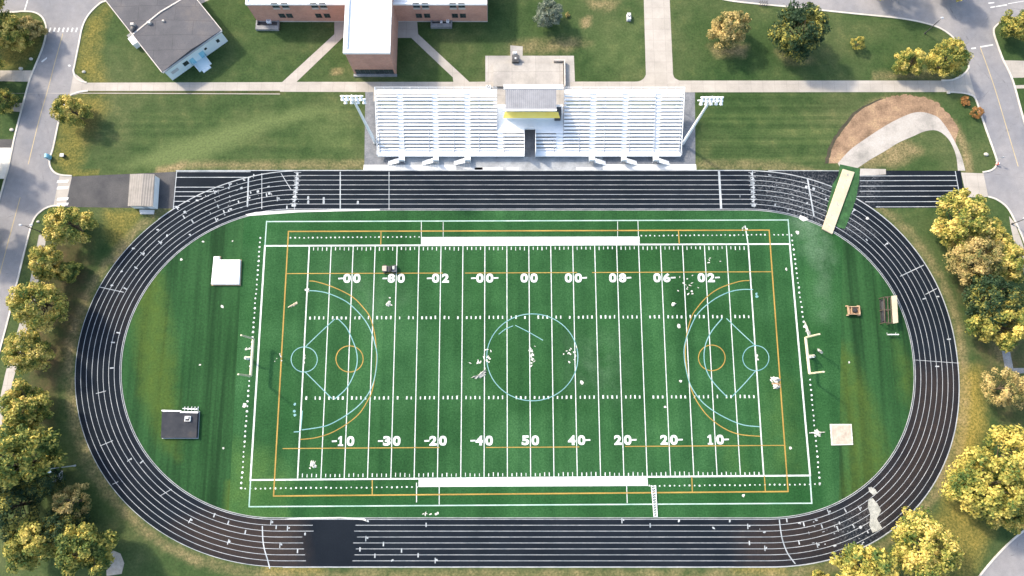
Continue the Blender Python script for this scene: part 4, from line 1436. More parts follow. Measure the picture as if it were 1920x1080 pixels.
# low concrete wall on the pad and equipment behind the stand
t = thing('concrete_deck', 'raised weathered concrete deck with an L-shaped edge wall behind the press box', 'deck', P(990, 145))
mb = MB(); a = P(925, 121); b = P(1056, 164); mb.box(a.x, b.x, b.y, a.y, 0.0, 0.55); mb.build('deck_slab', M['pad'], t)
mb = MB(); a = P(1038, 117); b = P(1059, 117); c = P(1058.5, 165)
mb.box(a.x, b.x, b.y - 0.15, b.y + 0.1, 0, 1.1); mb.box(b.x - 0.25, b.x, c.y, b.y - 0.154, 0, 1.1)
mb.build('edge_wall', M['stone'], t)


def unit(name, label, cat, px, py, sx, sy, sz, mat, fan=True, group=None):
    c = P(px, py)
    t = thing(name, label, cat, c, group)
    mb = MB(); mb.box(c.x - sx / 2, c.x + sx / 2, c.y - sy / 2, c.y + sy / 2, 0.1, sz); mb.build('housing', mat, t, bevel=0.05)
    mb = MB(); mb.box(c.x - sx / 2 - 0.1, c.x + sx / 2 + 0.1, c.y - sy / 2 - 0.1, c.y + sy / 2 + 0.1, 0.0, 0.099); mb.build('base', M['grey_conc'], t)
    if fan:
        mb = MB(); mb.tube((c.x, c.y, sz + 0.003), (c.x, c.y, sz + 0.09), min(sx, sy) * 0.38, n=14); mb.build('fan_grille', M['dark_steel'], t)
        mb = MB(); mb.tube((c.x, c.y, sz + 0.093), (c.x, c.y, sz + 0.13), min(sx, sy) * 0.12, n=10); mb.build('fan_hub', M['white'], t)
    return t


sheet('plinth_slab', [(957, 85), (980, 87), (980, 104.4), (957, 104.4)], 0.03, M['pad'])
t = unit('generator', 'dark square generator on the pad behind the press box', 'generator', 966.5, 115, 1.5, 1.6, 1.3, M['dark_steel'])
unit('utility_box', 'small white utility box just north of the dark generator', 'utility box', 965, 102, 0.8, 0.5, 0.9, M['white'], False)
unit('utility_box', 'low white cabinet touching the south east corner of the dark generator', 'utility box', 976, 123, 0.7, 0.5, 0.5, M['white'], False)
unit('air_conditioner', 'white air conditioner at the top of the western seating next to the press box', 'air conditioner', 916, 167, 1.0, 0.9, 1.0, M['white'])
unit('utility_box', 'white utility cabinet standing alone on the lawn west of the wide path', 'utility box', 1178.5, 34, 0.8, 1.5, 0.9, M['white'], True)


# ------------------------------------------------------------------ floodlight masts
def mast(px, py, tx, ty, label, n1, n2):
    b = P(px, py)
    hh = 22.2
    tp = P(tx, ty, hh)
    t = thing('floodlight_mast', label, 'floodlight', b, 'floodlight masts at the ends of the grandstand')
    mb = MB(); mb.tube(b, (b.x, b.y, hh), 0.34, 0.22, 12); mb.build('pole', M['white'], t)
    mb = MB(); mb.tube(b, (b.x, b.y, 0.4), 0.55, 0.5, 12); mb.build('footing', M['grey_conc'], t)
    for z, wd, k in ((hh - 0.1, 4.2, n1), (hh - 1.4, 4.6, n2)):
        mb = MB(); mb.box(b.x - wd / 2, b.x + wd / 2, b.y - 0.1, b.y + 0.1, z - 0.1, z + 0.1); br = mb.build('crossarm', M['white'], t)
        for i in range(k):
            x = b.x - wd / 2 + wd * (i + 0.5) / k + (0.25 if z < hh - 1 else 0)
            mb = MB()
            mb.tube((x, b.y - 0.1, z - 0.05), (x, b.y - 0.62, z - 0.5), 0.18, 0.38, 12)
            mb.tube((x, b.y + 0.02, z + 0.05), (x, b.y - 0.1, z - 0.05), 0.30, 0.30, 10)
            mb.ball((x, b.y - 0.15, z + 0.02), 0.31, nu=10, nv=6)
            lp = mb.build('floodlight_head', M['white'], t)
    return t


mast(704, 268, 657, 175, 'tall white floodlight mast at the west end of the grandstand', 5, 4)
mast(1279.5, 270, 1340, 177, 'tall white floodlight mast at the east end of the grandstand', 6, 5)


# ------------------------------------------------------------------ brick school building
yw = P(700, 41).y
h1 = 6.4
xa, xb = P(483, 41).x, P(914, 41).x
sb = thing('school_building', 'red brick school building with a white flat roof and a projecting wing', 'building', ((xa + xb) / 2, yw, 0))
mb = MB(); mb.box(xa, xb, yw, yw + 15, 0.35, h1); mb.build('wall', M['brick'], sb)
mb = MB(); mb.box(xa - 0.03, xb + 0.03, yw - 0.03, yw + 15.03, 0, 0.349); mb.build('plinth', M['stone'], sb)
mb = MB()
for q in ((xa - 0.12, xb + 0.12, yw - 0.12, yw + 0.3), (xa - 0.12, xb + 0.12, yw + 14.7, yw + 15.12), (xa - 0.12, xa + 0.3, yw + 0.302, yw + 14.698), (xb - 0.3, xb + 0.12, yw + 0.302, yw + 14.698)):
    mb.box(*q, h1 + 0.001, h1 + 0.45)
mb.build('parapet', M['white'], sb)
mb = MB(); mb.box(xa + 0.302, xb - 0.302, yw + 0.302, yw + 14.698, h1 + 0.001, h1 + 0.1); mb.build('roof', M['mem_roof'], sb)
h2 = 9.0
yt = P(700, 140).y
ta, tb = P(665, 140).x, P(743.5, 140).x
mb = MB(); mb.box(ta, tb, yt + 0.5, yw - 0.001, 2.2, h2)
mb.box(ta, ta + 0.4, yt + 0.05, yw - 0.001, 0, 2.199); mb.box(tb - 0.4, tb, yt + 0.05, yw - 0.001, 0, 2.199)
mb.box(ta + 0.001, tb - 0.001, yt + 0.05, yt + 0.498, 2.2, h2 - 0.001)
tw = mb.build('wing_wall', M['brick'], sb)
mb = MB(); mb.box(ta + 0.402, tb - 0.402, yt + 0.10, yt + 0.2, 0.0, 2.198); mb.build('entrance_glazing', M['glass'], sb)
mb = MB()
for i in range(9):
    x = ta + 0.5 + (tb - ta - 1.0) * i / 8
    mb.box(x - 0.04, x + 0.04, yt + 0.05, yt + 0.098, 0, 2.198)
mb.build('entrance_frame', M['dark_steel'], sb)
mb = MB(); mb.box(ta - 0.15, tb + 0.15, yt - 0.55, yt + 0.048, 0.0, 0.3); mb.build('entrance_step', M['grey_conc'], sb)
mb = MB()
yE = yw + 15.13
for q in ((ta - 0.25, tb + 0.25, yt - 0.2, yt + 0.6), (ta - 0.25, ta + 0.55, yt + 0.602, yE), (tb - 0.55, tb + 0.25, yt + 0.602, yE)):
    mb.box(*q, h2 + 0.001, h2 + 0.55)
mb.build('wing_parapet', M['white'], sb)
mb = MB(); mb.box(ta + 0.552, tb - 0.552, yt + 0.602, yE, h2 + 0.001, h2 + 0.12); wr = mb.build('wing_roof', M['mem_roof'], sb)
mb = MB(); mb.box(ta, tb, yw + 0.31, yE - 0.2, h1 + 0.11, h2); mb.build('wing_upper_wall', M['brick'], sb)


def window(cx, cy0, cy1, wd, sill=True):
    a = W(cx - wd / 2, cy0, yw); b = W(cx + wd / 2, cy1, yw)
    z1 = a.z; z0 = b.z
    x_0, x_1 = W(cx, (cy0 + cy1) / 2, yw).x - wd / 2 / 9.0, W(cx, (cy0 + cy1) / 2, yw).x + wd / 2 / 9.0
    mb = MB()
    for q in ((x_0 - 0.08, x_0, z0, z1), (x_1, x_1 + 0.08, z0, z1), (x_0, x_1, z1 - 0.08, z1), (x_0, x_1, z0, z0 + 0.08), ((x_0 + x_1) / 2 - 0.03, (x_0 + x_1) / 2 + 0.03, z0 + 0.08, z1 - 0.08), (x_0, x_1, (z0 + z1) / 2 - 0.03, (z0 + z1) / 2 + 0.028)):
        mb.box(q[0], q[1], yw - 0.06, yw - 0.004, q[2], q[3])
    f_ = mb.build('window', M['dark_steel'], sb)
    mb = MB(); mb.box(x_0 + 0.002, x_1 - 0.002, yw - 0.032, yw - 0.003, z0 + 0.002, z1 - 0.002); child_fix(mb.build('pane', M['glass']), f_)
    if sill:
        mb = MB(); mb.box(x_0 - 0.1, x_1 + 0.1, yw - 0.16, yw - 0.004, z0 - 0.50, z0 - 0.005); child_fix(mb.build('sill', M['stone']), f_)


for cx in (516, 534, 589, 605.5, 780.5, 797, 849, 865.5): window(cx, 5.5, 14.0, 11.5)
for cx in (529, 543, 597.5, 613.5, 785.5, 801, 853, 868): window(cx, 25.5, 33.0, 10.5, False)


def well(pxa, pxb, pya, pyb, label):
    a, b = P(pxa, pyb), P(pxb, pya)
    ym = yw - 0.04
    t = thing('window_well', label, 'window well', ((a.x + b.x) / 2, a.y, 0), 'window wells at the foot of the brick wall')
    mb = MB()
    mb.box(a.x, b.x, a.y, a.y + 0.9, 0, 0.7); mb.box(a.x, a.x + 0.3, a.y + 0.902, ym, 0, 0.7); mb.box(b.x - 0.3, b.x, a.y + 0.902, ym, 0, 0.7)
    mb.build('kerb_wall', M['grey_conc'], t)
    mb = MB(); mb.box(a.x + 0.302, b.x - 0.302, a.y + 0.902, ym, 0.0, 0.06); mb.build('pit_floor', M['dark_steel'], t)
    return a, b


a, b = well(481, 525, 40, 58, 'grey concrete window well with dark pit at the west end of the brick wall')
a2, b2 = well(808, 848, 40, 54, 'smaller grey concrete window well east of the white projecting wing')


def ac(x, y, s, label):
    t = thing('air_conditioner', label, 'air conditioner', (x, y, 0.062))
    mb = MB(); mb.box(x - s / 2, x + s / 2, y - s / 2, y + s / 2, 0.064, 0.9); mb.build('housing', M['white'], t, bevel=0.05)
    mb = MB(); mb.tube((x, y, 0.903), (x, y, 0.96), s * 0.36, n=12); mb.build('fan_grille', M['alu_grey'], t)


ac(P(506, 41).x, P(506, 42).y, 1.0, 'white air conditioner in the window well at the west end of the brick wall')
ac(P(828, 42).x, P(828, 44).y, 0.5, 'small white air conditioner on the left in the eastern window well')
ac(P(840, 42).x, P(840, 43).y, 0.65, 'white air conditioner on the right in the eastern window well')

# ------------------------------------------------------------------ grey roofed annex, top left
hA = 4.1
A = P(323.7, 150.8); B = P(427.7, 77)
u = (B - A); wid = u.length; u.normalize()
v = Vector((-u.y, u.x, 0))
lenA = 31.0
an = thing('annex_building', 'low annex with a large weathered grey roof and pale blue end wall', 'building', ((A + B) / 2)[:])


def AV(s_, t_, z): q = A + u * s_ + v * t_; return (q.x, q.y, z)


def abox(mb, s0, s1, t0, t1, z0, z1):
    mb.prism([AV(s0, t0, 0)[:2], AV(s1, t0, 0)[:2], AV(s1, t1, 0)[:2], AV(s0, t1, 0)[:2]], z0, z1)


mb = MB(); abox(mb, 0, wid, 0, lenA, 0, hA); mb.build('wall', M['ice'], an)


def gable(s0, s1, t0, t1, z0, zr):
    mb = MB()
    sm = (s0 + s1) / 2
    vs = []
    for t_ in (t0, t1):
        vs += [AV(s0, t_, z0), AV(s1, t_, z0), AV(s1, t_, z0 + 0.18), AV(sm, t_, zr), AV(s0, t_, z0 + 0.18)]
    mb.add(vs, [(0, 1, 2, 3, 4), (9, 8, 7, 6, 5), (0, 5, 6, 1), (1, 6, 7, 2), (2, 7, 8, 3), (3, 8, 9, 4), (4, 9, 5, 0)])
    return mb


tc = (P(253, 64, hA) - A).dot(v)
r1 = gable(-0.25, wid + 0.25, -0.15, tc, hA + 0.003, hA + 0.75).build('roof', M['felt'], an)
r2 = gable(-0.25, wid + 0.25, tc + 0.3, lenA + 0.3, hA + 0.003, hA + 0.80).build('roof', M['felt'], an)
for o in (r1, r2): pass
mb = gable(-0.27, wid + 0.27, tc + 0.002, tc + 0.298, hA + 0.004, hA + 0.95); mb.build('roof_step', M['stone'], an)
mb = MB()
abox(mb, -0.42, -0.253, -0.15, lenA, hA - 0.02, hA + 0.22); abox(mb, wid + 0.253, wid + 0.42, -0.15, lenA, hA - 0.02, hA + 0.22)
mb.build('gutter', M['stone'], an)
mb = MB(); abox(mb, -0.3, wid + 0.3, -0.32, -0.153, hA - 0.25, hA + 0.12); mb.build('fascia', M['alu_grey'], an)


def awin(px, py, wd, z0, z1, name='window', mat='glass'):
    q = P(px, py, (z0 + z1) / 2)
    s_ = (q - A).dot(u)
    mb = MB(); abox(mb, s_ - wd / 2, s_ + wd / 2, -0.05, -0.003, z0, z1)
    return mb.build(name, M[mat], an)


awin(327, 131.5, 1.7, 1.6, 2.5, mat='alu_grey'); awin(347.5, 117.5, 1.2, 1.4, 2.6); awin(408, 76, 0.7, 1.5, 2.5); awin(385, 91, 0.6, 1.9, 2.5)
awin(379, 101, 1.2, 0.2, 2.3, 'door', 'bluebox'); awin(360, 113, 1.1, 0.2, 2.3, 'door', 'bluebox')
s0 = (P(364, 118) - A).dot(u)
mb = MB(); abox(mb, s0 - 0.3, s0 + 2.9, -2.2, -0.055, 0, 0.35); abox(mb, s0 + 0.3, s0 + 2.3, -2.9, -2.202, 0, 0.18); mb.build('porch', M['ice'], an)
mb = MB(); abox(mb, s0 - 0.28, s0 - 0.2, -2.1, -0.1, 0.351, 1.2); abox(mb, s0 + 2.8, s0 + 2.88, -2.1, -0.1, 0.351, 1.2); mb.build('porch_railing', M['alu'], an)
q = P(254, 83)
t0 = (q - A).dot(v)
mb = MB(); abox(mb, -1.9, -0.003, t0 - 1.1, t0 + 0.9, 0, 1.6); mb.build('side_porch', M['white'], an)
mb = MB(); abox(mb, -1.7, -0.1, t0 + 0.95, t0 + 2.1, 0, 1.1); mb.build('side_steps', M['grey_conc'], an)
mb = MB()
for px, py, s_ in ((250, 47, 0.36), (281, 44, 0.36), (308, 41, 0.22)):
    q = P(px, py, hA + 0.5); mb.box(q.x - s_, q.x + s_, q.y - s_ * 0.7, q.y + s_ * 0.7, hA + 0.2, hA + 1.1)
mb.build('roof_vent', M['stone'], an)
mb = MB(); q = P(249.5, 54, hA + 0.4); mb.ball((q.x, q.y, hA + 0.5), 0.55, 0.7, 0.4); mb.build('roof_cowl', M['dark_steel'], an)

# ------------------------------------------------------------------ booth on the driveway
bt = thing('ticket_booth', 'small booth with ribbed tan roof and white walls on the dark driveway', 'booth', P(276, 390))
c0 = P(252, 391); c1 = P(296, 392); c2 = P(299.5, 335); c3 = P(256, 335)
mb = MB(); mb.prism([(p.x, p.y) for p in (c0, c1, c2, c3)], 0, 2.2); mb.build('wall', M['white'], bt)
mb = MB()
cc = (c0 + c1 + c2 + c3) / 4
ov = [cc + (p - cc) * 1.05 for p in (c0, c1, c2, c3)]
zs = (2.203, 2.203, 2.203, 2.203)
mid0 = ov[0].lerp(ov[1], 0.55); mid1 = ov[3].lerp(ov[2], 0.55)
vs = [(p.x, p.y, 2.203) for p in ov] + [(p.x, p.y, 2.33) for p in ov] + [(mid0.x, mid0.y, 2.62), (mid1.x, mid1.y, 2.62)]
mb.add(vs, [(0, 3, 2, 1), (4, 8, 9, 7), (8, 5, 6, 9), (0, 1, 5, 8, 4), (2, 3, 7, 9, 6), (1, 2, 6, 5), (3, 0, 4, 7)])
mb.build('roof', M['shed_roof'], bt)
mb = MB(); mb.prism([(p.x, p.y) for p in PX([(262, 393.5), (290, 394), (289, 402), (264, 402)])], 0, 0.25); mb.build('step', M['walk'], bt)
mb = MB(); q = c0.lerp(c1, 0.6); mb.box(q.x - 0.5, q.x + 0.5, q.y - 0.05, q.y - 0.003 , 0.26, 2.0); mb.build('door', M['alu_grey'], bt)


# ------------------------------------------------------------------ goalposts
def goal(px0, py0, px1, py1, sgn, label):
    """crossbar from (px0,py0) to (px1,py1) at 3 m; uprights to 9 m; sgn: side of the support"""
    a = P(px0, py0, 3.05); b = P(px1, py1, 3.05)
    m = (a + b) / 2
    t = thing('goalpost', label, 'goalpost', (m.x + sgn * 1.8, m.y, 0), 'goalposts behind the end lines')
    mb = MB(); mb.tube(a, b, 0.27, n=10); mb.build('crossbar', M['cream'], t)
    for q in (a, b):
        mb = MB(); mb.tube(q, (q.x, q.y, 9.3), 0.20, 0.17, n=8); mb.build('upright', M['cream'], t)
    mb = MB()
    arcp = [(m.x + sgn * 1.8, m.y, 0), (m.x + sgn * 1.8, m.y, 1.9), (m.x + sgn * 1.6, m.y, 2.55), (m.x + sgn * 1.1, m.y, 2.95), (m.x, m.y, 3.05)]
    for i in range(4): mb.tube(arcp[i], arcp[i + 1], 0.16, n=10)
    mb.build('gooseneck', M['cream'], t)
    mb = MB(); mb.tube((m.x + sgn * 1.8, m.y, 0), (m.x + sgn * 1.8, m.y, 1.7), 0.32, n=12); mb.build('padding', M['white'], t)


goal(475, 635, 470, 705, -1, 'cream goalpost at the west end of the field')
goal(1510.5, 633, 1518, 700.5, 1, 'cream goalpost at the east end of the field')


# ------------------------------------------------------------------ things on the infield
def box_px(mb, px, z0, z1):
    return mb.prism([(p.x, p.y) for p in PX(px)], z0, z1)


t = thing('landing_pit', 'white covered landing pit with a notched corner on the western grass', 'landing pit', P(425, 510))
mb = MB(); box_px(mb, [(403, 482), (413.5, 482), (413.5, 488), (452.5, 488), (450.5, 534), (398, 534)], 0.08, 0.62); mb.build('cover', M['white'], t, bevel=0.05)
mb = MB(); box_px(mb, [(402, 481), (414.5, 481), (414.5, 487), (453.5, 487), (451.5, 535.7), (396.8, 535.7)], 0.0, 0.079); mb.build('base_frame', M['wood'], t)
t = thing('pole_vault_pit', 'dark covered pole vault pit with a white edge on the western grass', 'landing pit', P(340, 796))
mb = MB(); box_px(mb, [(307, 772), (374, 772), (371.5, 821), (305, 821)], 0.08, 0.75); mb.build('cover', M['mat_dark'], t, bevel=0.06)
mb = MB(); box_px(mb, [(306, 771), (375, 771), (372, 822.5), (304, 822.5)], 0.0, 0.079); mb.build('base_frame', M['alu_grey'], t)
mb = MB(); box_px(mb, [(307, 768.5), (343, 769.5), (343, 771.9), (307, 771)], 0.5, 0.85); box_px(mb, [(342, 771), (375, 771.7), (375, 774.7), (342, 774)], 0.752, 0.95); mb.build('edge_bar', M['white'], t)
t = thing('vault_standard', 'white wheeled frame standing behind the dark pole vault pit', 'frame', P(360, 765))
mb = MB()
for px in (347, 353, 360, 366, 372): q = P(px, 766); mb.tube((q.x, q.y, 0), (q.x, q.y, 0.8), 0.08); mb.tube((q.x, q.y - .4, 0.12), (q.x, q.y + .4, 0.12), 0.06)
a = P(346, 766); b = P(373, 768); mb.tube((a.x, a.y, 0.8), (b.x, b.y, 0.8), 0.09)
mb.build('frame', M['alu'], t)
t = thing('equipment_crate', 'white crate lying on top of the dark pole vault pit', 'crate', P(353, 785, 0.76))
mb = MB()
c = P(353, 785, 0.76)
for q in ((-0.55, 0.55, -0.5, -0.42), (-0.55, 0.55, 0.42, 0.5), (-0.55, -0.47, -0.418, 0.418), (0.47, 0.55, -0.418, 0.418)): mb.box(c.x + q[0], c.x + q[1], c.y + q[2], c.y + q[3], 0.76, 1.15)
mb.build('side', M['white'], t)
mb = MB(); mb.box(c.x - 0.46, c.x + 0.1, c.y - 0.05, c.y + 0.41, 0.762, 1.1); mb.build('contents', M['white'], t)

t = thing('throwing_slab', 'square pale stained slab on the grass east of the field', 'slab', P(1577, 815))
mb = MB(); box_px(mb, [(1555.5, 795), (1596, 795), (1599, 834), (1558.5, 835)], 0, 0.16); mb.build('frame', M['cloth'], t)
mb = MB(); box_px(mb, [(1558, 797), (1594, 797), (1596.5, 832), (1560.5, 832.5)], 0.161, 0.2); mb.build('surface', M['slab'], t)

t = thing('wooden_cart', 'small open wooden cart with a dark load on the eastern grass', 'cart', P(1598, 583))
c = P(1598, 583)
mb = MB()
mb.box(c.x - 1.2, c.x + 1.2, c.y - 0.8, c.y + 0.8, 0.35, 0.45)
for q in ((-1.2, 1.2, -0.85, -0.7), (-1.2, 1.2, 0.7, 0.85), (-1.2, -1.0, -0.698, 0.698), (1.0, 1.2, -0.698, 0.698), (-0.55, -0.45, -0.698, 0.698)): mb.box(c.x + q[0], c.x + q[1], c.y + q[2], c.y + q[3], 0.451, 0.9)
mb.build('bed', M['wood'], t)
for dx, dy in ((-1.15, -0.95), (1.15, -0.95), (-1.15, 0.95), (1.15, 0.95)):
    mb = MB(); mb.tube((c.x + dx, c.y + dy - 0.09, 0.3), (c.x + dx, c.y + dy + 0.09, 0.3), 0.3, n=14); mb.build('wheel', M['wood'], t)
mb = MB(); mb.ball((c.x + 0.25, c.y, 0.65), 0.55, 0.5, 0.32, jit=0.1); mb.build('load', M['rubber'], t)

t = thing('team_shelter', 'dark open team shelter with a pale panel roof near the eastern curve', 'shelter', P(1660, 583))
mb = MB(); box_px(mb, [(1661.5, 558), (1671.5, 557), (1674, 607), (1664.5, 609)], 1.9, 2.0); mb.build('roof_panel', M['mat_beige'], t)
mb = MB()
for px, py in ((1648, 560), (1660.5, 559), (1672, 558), (1650, 607), (1662.5, 608), (1673, 606), (1649, 583), (1661.5, 583)):
    q = P(px, py); mb.box(q.x - 0.07, q.x + 0.07, q.y - 0.07, q.y + 0.07, 0, 1.89)
for a_, b_ in (((1648, 560), (1650, 607)), ((1655, 560), (1657, 607)), ((1660.5, 559), (1662.5, 608)), ((1648, 560), (1660.5, 559)), ((1650, 607), (1662.5, 608)), ((1649, 583), (1661.5, 583))):
    a = P(*a_); b = P(*b_); mb.tube((a.x, a.y, 1.85), (b.x, b.y, 1.85), 0.09, n=6)
mb.build('frame', M['dark_wood'], t)
mb = MB(); box_px(mb, [(1649, 562), (1659, 561), (1661.5, 605), (1651, 605)], 0.0, 0.12); mb.build('floor', M['rubber'], t)
mb = MB(); box_px(mb, [(1651.5, 565), (1655, 565), (1657, 602), (1653, 602)], 0.35, 0.45); box_px(mb, [(1652, 566), (1654, 566), (1656, 601), (1654, 601)], 0.121, 0.349); mb.build('bench', M['dark_steel'], t)

t = thing('hurdle', 'white hurdle bar on the grass south of the dark team shelter', 'hurdle', P(1671, 628))
a, b = P(1662, 628), P(1681, 627)
mb = MB(); mb.box(a.x, b.x, a.y - 0.09, a.y + 0.09, 0.62, 0.86); mb.build('bar', M['white'], t)
mb = MB()
for x in (a.x + 0.15, b.x - 0.15): mb.tube((x, a.y, 0.03), (x, a.y, 0.62), 0.03); mb.tube((x, a.y, 0.03), (x, a.y + 0.5, 0.03), 0.03)
mb.build('leg', M['white'], t)

# utility cart on the field
c = P(731, 505)
t = thing('utility_cart', 'grey and white utility cart parked above the painted 80', 'utility cart', c)
mb = MB(); mb.box(c.x - 1.45, c.x - 0.5, c.y - 0.55, c.y + 0.6, 0.3, 0.85); mb.build('hood', M['slab'], t, bevel=0.12)
mb = MB(); mb.box(c.x - 0.495, c.x + 0.5, c.y - 0.6, c.y + 0.6, 0.3, 0.55); mb.build('cab_floor', M['dark_steel'], t)
mb = MB(); mb.box(c.x - 0.1, c.x + 0.35, c.y - 0.5, c.y + 0.5, 0.551, 0.8); mb.box(c.x + 0.36, c.x + 0.48, c.y - 0.5, c.y + 0.5, 0.551, 1.2); mb.build('seat', M['rubber'], t, bevel=0.04)
mb = MB(); mb.box(c.x + 0.505, c.x + 1.5, c.y - 0.62, c.y + 0.62, 0.4, 0.5)
for q in ((0.505, 1.5, -0.62, -0.56), (0.505, 1.5, 0.56, 0.62), (1.44, 1.5, -0.558, 0.558)): mb.box(c.x + q[0], c.x + q[1], c.y + q[2], c.y + q[3], 0.501, 0.85)
mb.build('cargo_bed', M['grey_conc'], t)
for dx, dy in ((-1.0, -0.7), (-1.0, 0.75), (1.05, -0.75), (1.05, 0.75)):
    mb = MB(); mb.tube((c.x + dx, c.y + dy - 0.12, 0.3), (c.x + dx, c.y + dy + 0.12, 0.3), 0.3, n=14); mb.build('wheel', M['rubber'], t)
mb = MB(); mb.box(c.x + 0.6, c.x + 1.1, c.y - 0.2, c.y + 0.45, 0.502, 0.95); mb.build('cargo', M['cloth'], t, bevel=0.05)

# lattice frame lying from the team area to the track
t = thing('lattice_frame', 'narrow white lattice frame lying between the lower team area and the track', 'lattice frame', P(1226, 940))
a0, a1, b0, b1 = P(1221, 911), P(1229, 911), P(1226, 968), P(1232, 968)
mb = MB()
for a, b in ((a0, b0), (a1, b1)): mb.tube((a.x, a.y, 0.2), (b.x, b.y, 0.2), 0.09, n=6)
for i in range(13):
    p, q = a0.lerp(b0, i / 12), a1.lerp(b1, i / 12)
    mb.tube((p.x, p.y, 0.2), (q.x, q.y, 0.2), 0.05, n=6)
    if i < 12:
        q2 = a1.lerp(b1, (i + 1) / 12); mb.tube((p.x, p.y, 0.2), (q2.x, q2.y, 0.2), 0.035, n=5)
mb.build('frame', M['alu'], t)
mb = MB()
for p in (a0, a1, b0, b1): mb.box(p.x - 0.12, p.x + 0.12, p.y - 0.12, p.y + 0.12, 0.0, 0.11)
mb.build('foot', M['alu_grey'], t)


# crumpled sheets and sacks lying about
def crumple(px_list, label, name='crumpled_sheet', cat='sheet', mat='cloth', h=0.25, seed=1):
    r = random.Random(seed)
    poly = smooth_line(PX(px_list), 4, True)
    c = sum(poly, Vector()) / len(poly)
    poly = [c + (p - c) * r.uniform(0.62, 1.22) for p in poly]
    vs = [(p.x, p.y, 0.052) for p in poly]
    k = len(poly)
    for f_, hz in ((0.72, 0.6), (0.4, 0.9)):
        for p in poly:
            q = c + (p - c) * f_ * r.uniform(0.75, 1.2)
            vs.append((q.x, q.y, 0.05 + h * hz * r.uniform(0.05, 1.4)))
    vs.append((c.x, c.y, 0.05 + h))
    fs = []
    for j in range(2):
        fs += [(j * k + i, j * k + (i + 1) % k, (j + 1) * k + (i + 1) % k, (j + 1) * k + i) for i in range(k)]
    fs += [(2 * k + i, 2 * k + (i + 1) % k, 3 * k) for i in range(k)]
    fs.append(tuple(range(k))[::-1])
    mb = MB(); mb.add(vs, fs)
    o = mb.build(name, M[mat])
    # origin at the sheet's own place
    for q in o.data.vertices: q.co -= Vector((c.x, c.y, 0))
    o.location = (c.x, c.y, 0)
    return tag(o, label, cat)


crumple([(885, 706), (896, 703), (903, 696), (911, 695), (911, 702), (900, 709), (888, 710)], 'pale grey crumpled sheet lying left of the centre circle', mat='scrap', seed=3)
crumple([(1446, 706), (1453, 705), (1463, 712), (1463, 716), (1456, 718), (1447, 713)], 'white crumpled sheet beside the orange line south of the eastern crease', seed=4, h=0.5)
crumple([(1449, 722), (1456, 721), (1462, 724), (1461, 728), (1455, 730), (1450, 728)], 'smaller white crumpled sheet just below another near the eastern orange line', seed=5, h=0.4)
crumple([(1448, 717), (1462, 718), (1462, 723), (1455, 721), (1449, 721)], 'brown crumpled cloth between two white sheets near the eastern orange line', mat='wood', seed=15, h=0.2)
crumple([(1518, 812), (1528, 808), (1532, 804), (1536, 809), (1549, 810), (1538, 813), (1540, 817), (1531, 818), (1528, 814)], 'white star-shaped crumpled sheet on the dotted line west of the square slab', seed=6, mat='cloth')
crumple([(582, 862), (588, 865), (596, 876), (590, 878), (584, 874)], 'white crumpled sheet near the south west corner of the yard lines', seed=7)
crumple([(1508, 604), (1511, 605), (1514, 617), (1521, 627), (1520, 631), (1514, 630), (1510, 618)], 'white folded net at the north foot of the eastern goalpost', name='folded_net', cat='net', seed=8, h=0.4)
crumple([(1533, 653), (1537, 655), (1543, 660), (1542, 663), (1537, 662), (1533, 657)], 'white sack on the grass right of the eastern goalpost', name='sack', cat='sack', seed=9, h=0.4)
crumple([(723, 571), (728, 565), (733, 568), (732, 573), (727, 575)], 'round white crumpled sheet below the painted 80 on the north west field', seed=10)
crumple([(1259, 569), (1264, 567), (1268, 569), (1265, 573), (1261, 574)], 'small white crumpled sheet below the painted 06 on the north east field', seed=11)
crumple([(539, 577), (549, 569), (557, 566), (557, 571), (549, 575)], 'narrow tan crumpled cloth beside the western orange line', mat='mat_beige', seed=12, h=0.15)
crumple([(1489, 470), (1493, 470), (1497, 476), (1494, 478)], 'white crumpled sheet by the north east end line', seed=13) if False else None


# ------------------------------------------------------------------ lamps, posts and small street furniture
def street_lamp(px, py, hh, label, arms, mat='dark_steel'):
    b = P(px, py)
    t = thing('street_lamp', label, 'street lamp', b, 'street lamps along the roads')
    mb = MB(); mb.tube(b, (b.x, b.y, hh), 0.11, 0.07, 8); mb.build('pole', M[mat], t)
    mb = MB(); mb.tube(b, (b.x, b.y, 0.5), 0.2, 0.15, 8); mb.build('base', M[mat], t)
    for ax, ay in arms:
        mb = MB(); mb.tube((b.x, b.y, hh - 0.1), (b.x + ax, b.y + ay, hh), 0.05, n=6); mb.build('arm', M[mat], t)
        mb = MB(); mb.ball((b.x + ax * 1.15, b.y + ay * 1.15, hh + 0.02), 0.38, 0.24, 0.14); mb.build('lamp_head', M['alu_grey'] if mat == 'dark_steel' else M['white'], t)


street_lamp(1734, 63, 5.2, 'dark street lamp at the corner of the north east road by a single lawn', [(0.6, 0.5)])
street_lamp(77, 435, 5.0, 'double-armed street lamp beside the west road near the driveway', [(-0.7, 0.1), (1.2, 0.1)])
street_lamp(1897, 420, 5.0, 'street lamp with crossed arms beside the east road', [(-0.9, -0.2), (0.9, 0.3)])
street_lamp(141, 873, 7.2, 'tall lamp among the dark trees west of the track curve', [(-0.6, 0.3), (-0.2, -0.5)], 'alu_grey')
unit('utility_cabinet', 'grey metal cabinet under the lamp west of the track curve', 'cabinet', 108, 893, 1.7, 2.0, 1.2, M['alu_grey'], False)
t = thing('collection_box', 'light blue collection box on the kerb of the west road', 'collection box', P(94, 296))
c = P(94, 296)
mb = MB(); mb.box(c.x - 0.45, c.x + 0.45, c.y - 0.4, c.y + 0.4, 0.12, 1.1); mb.build('body', M['bluebox'], t, bevel=0.08)
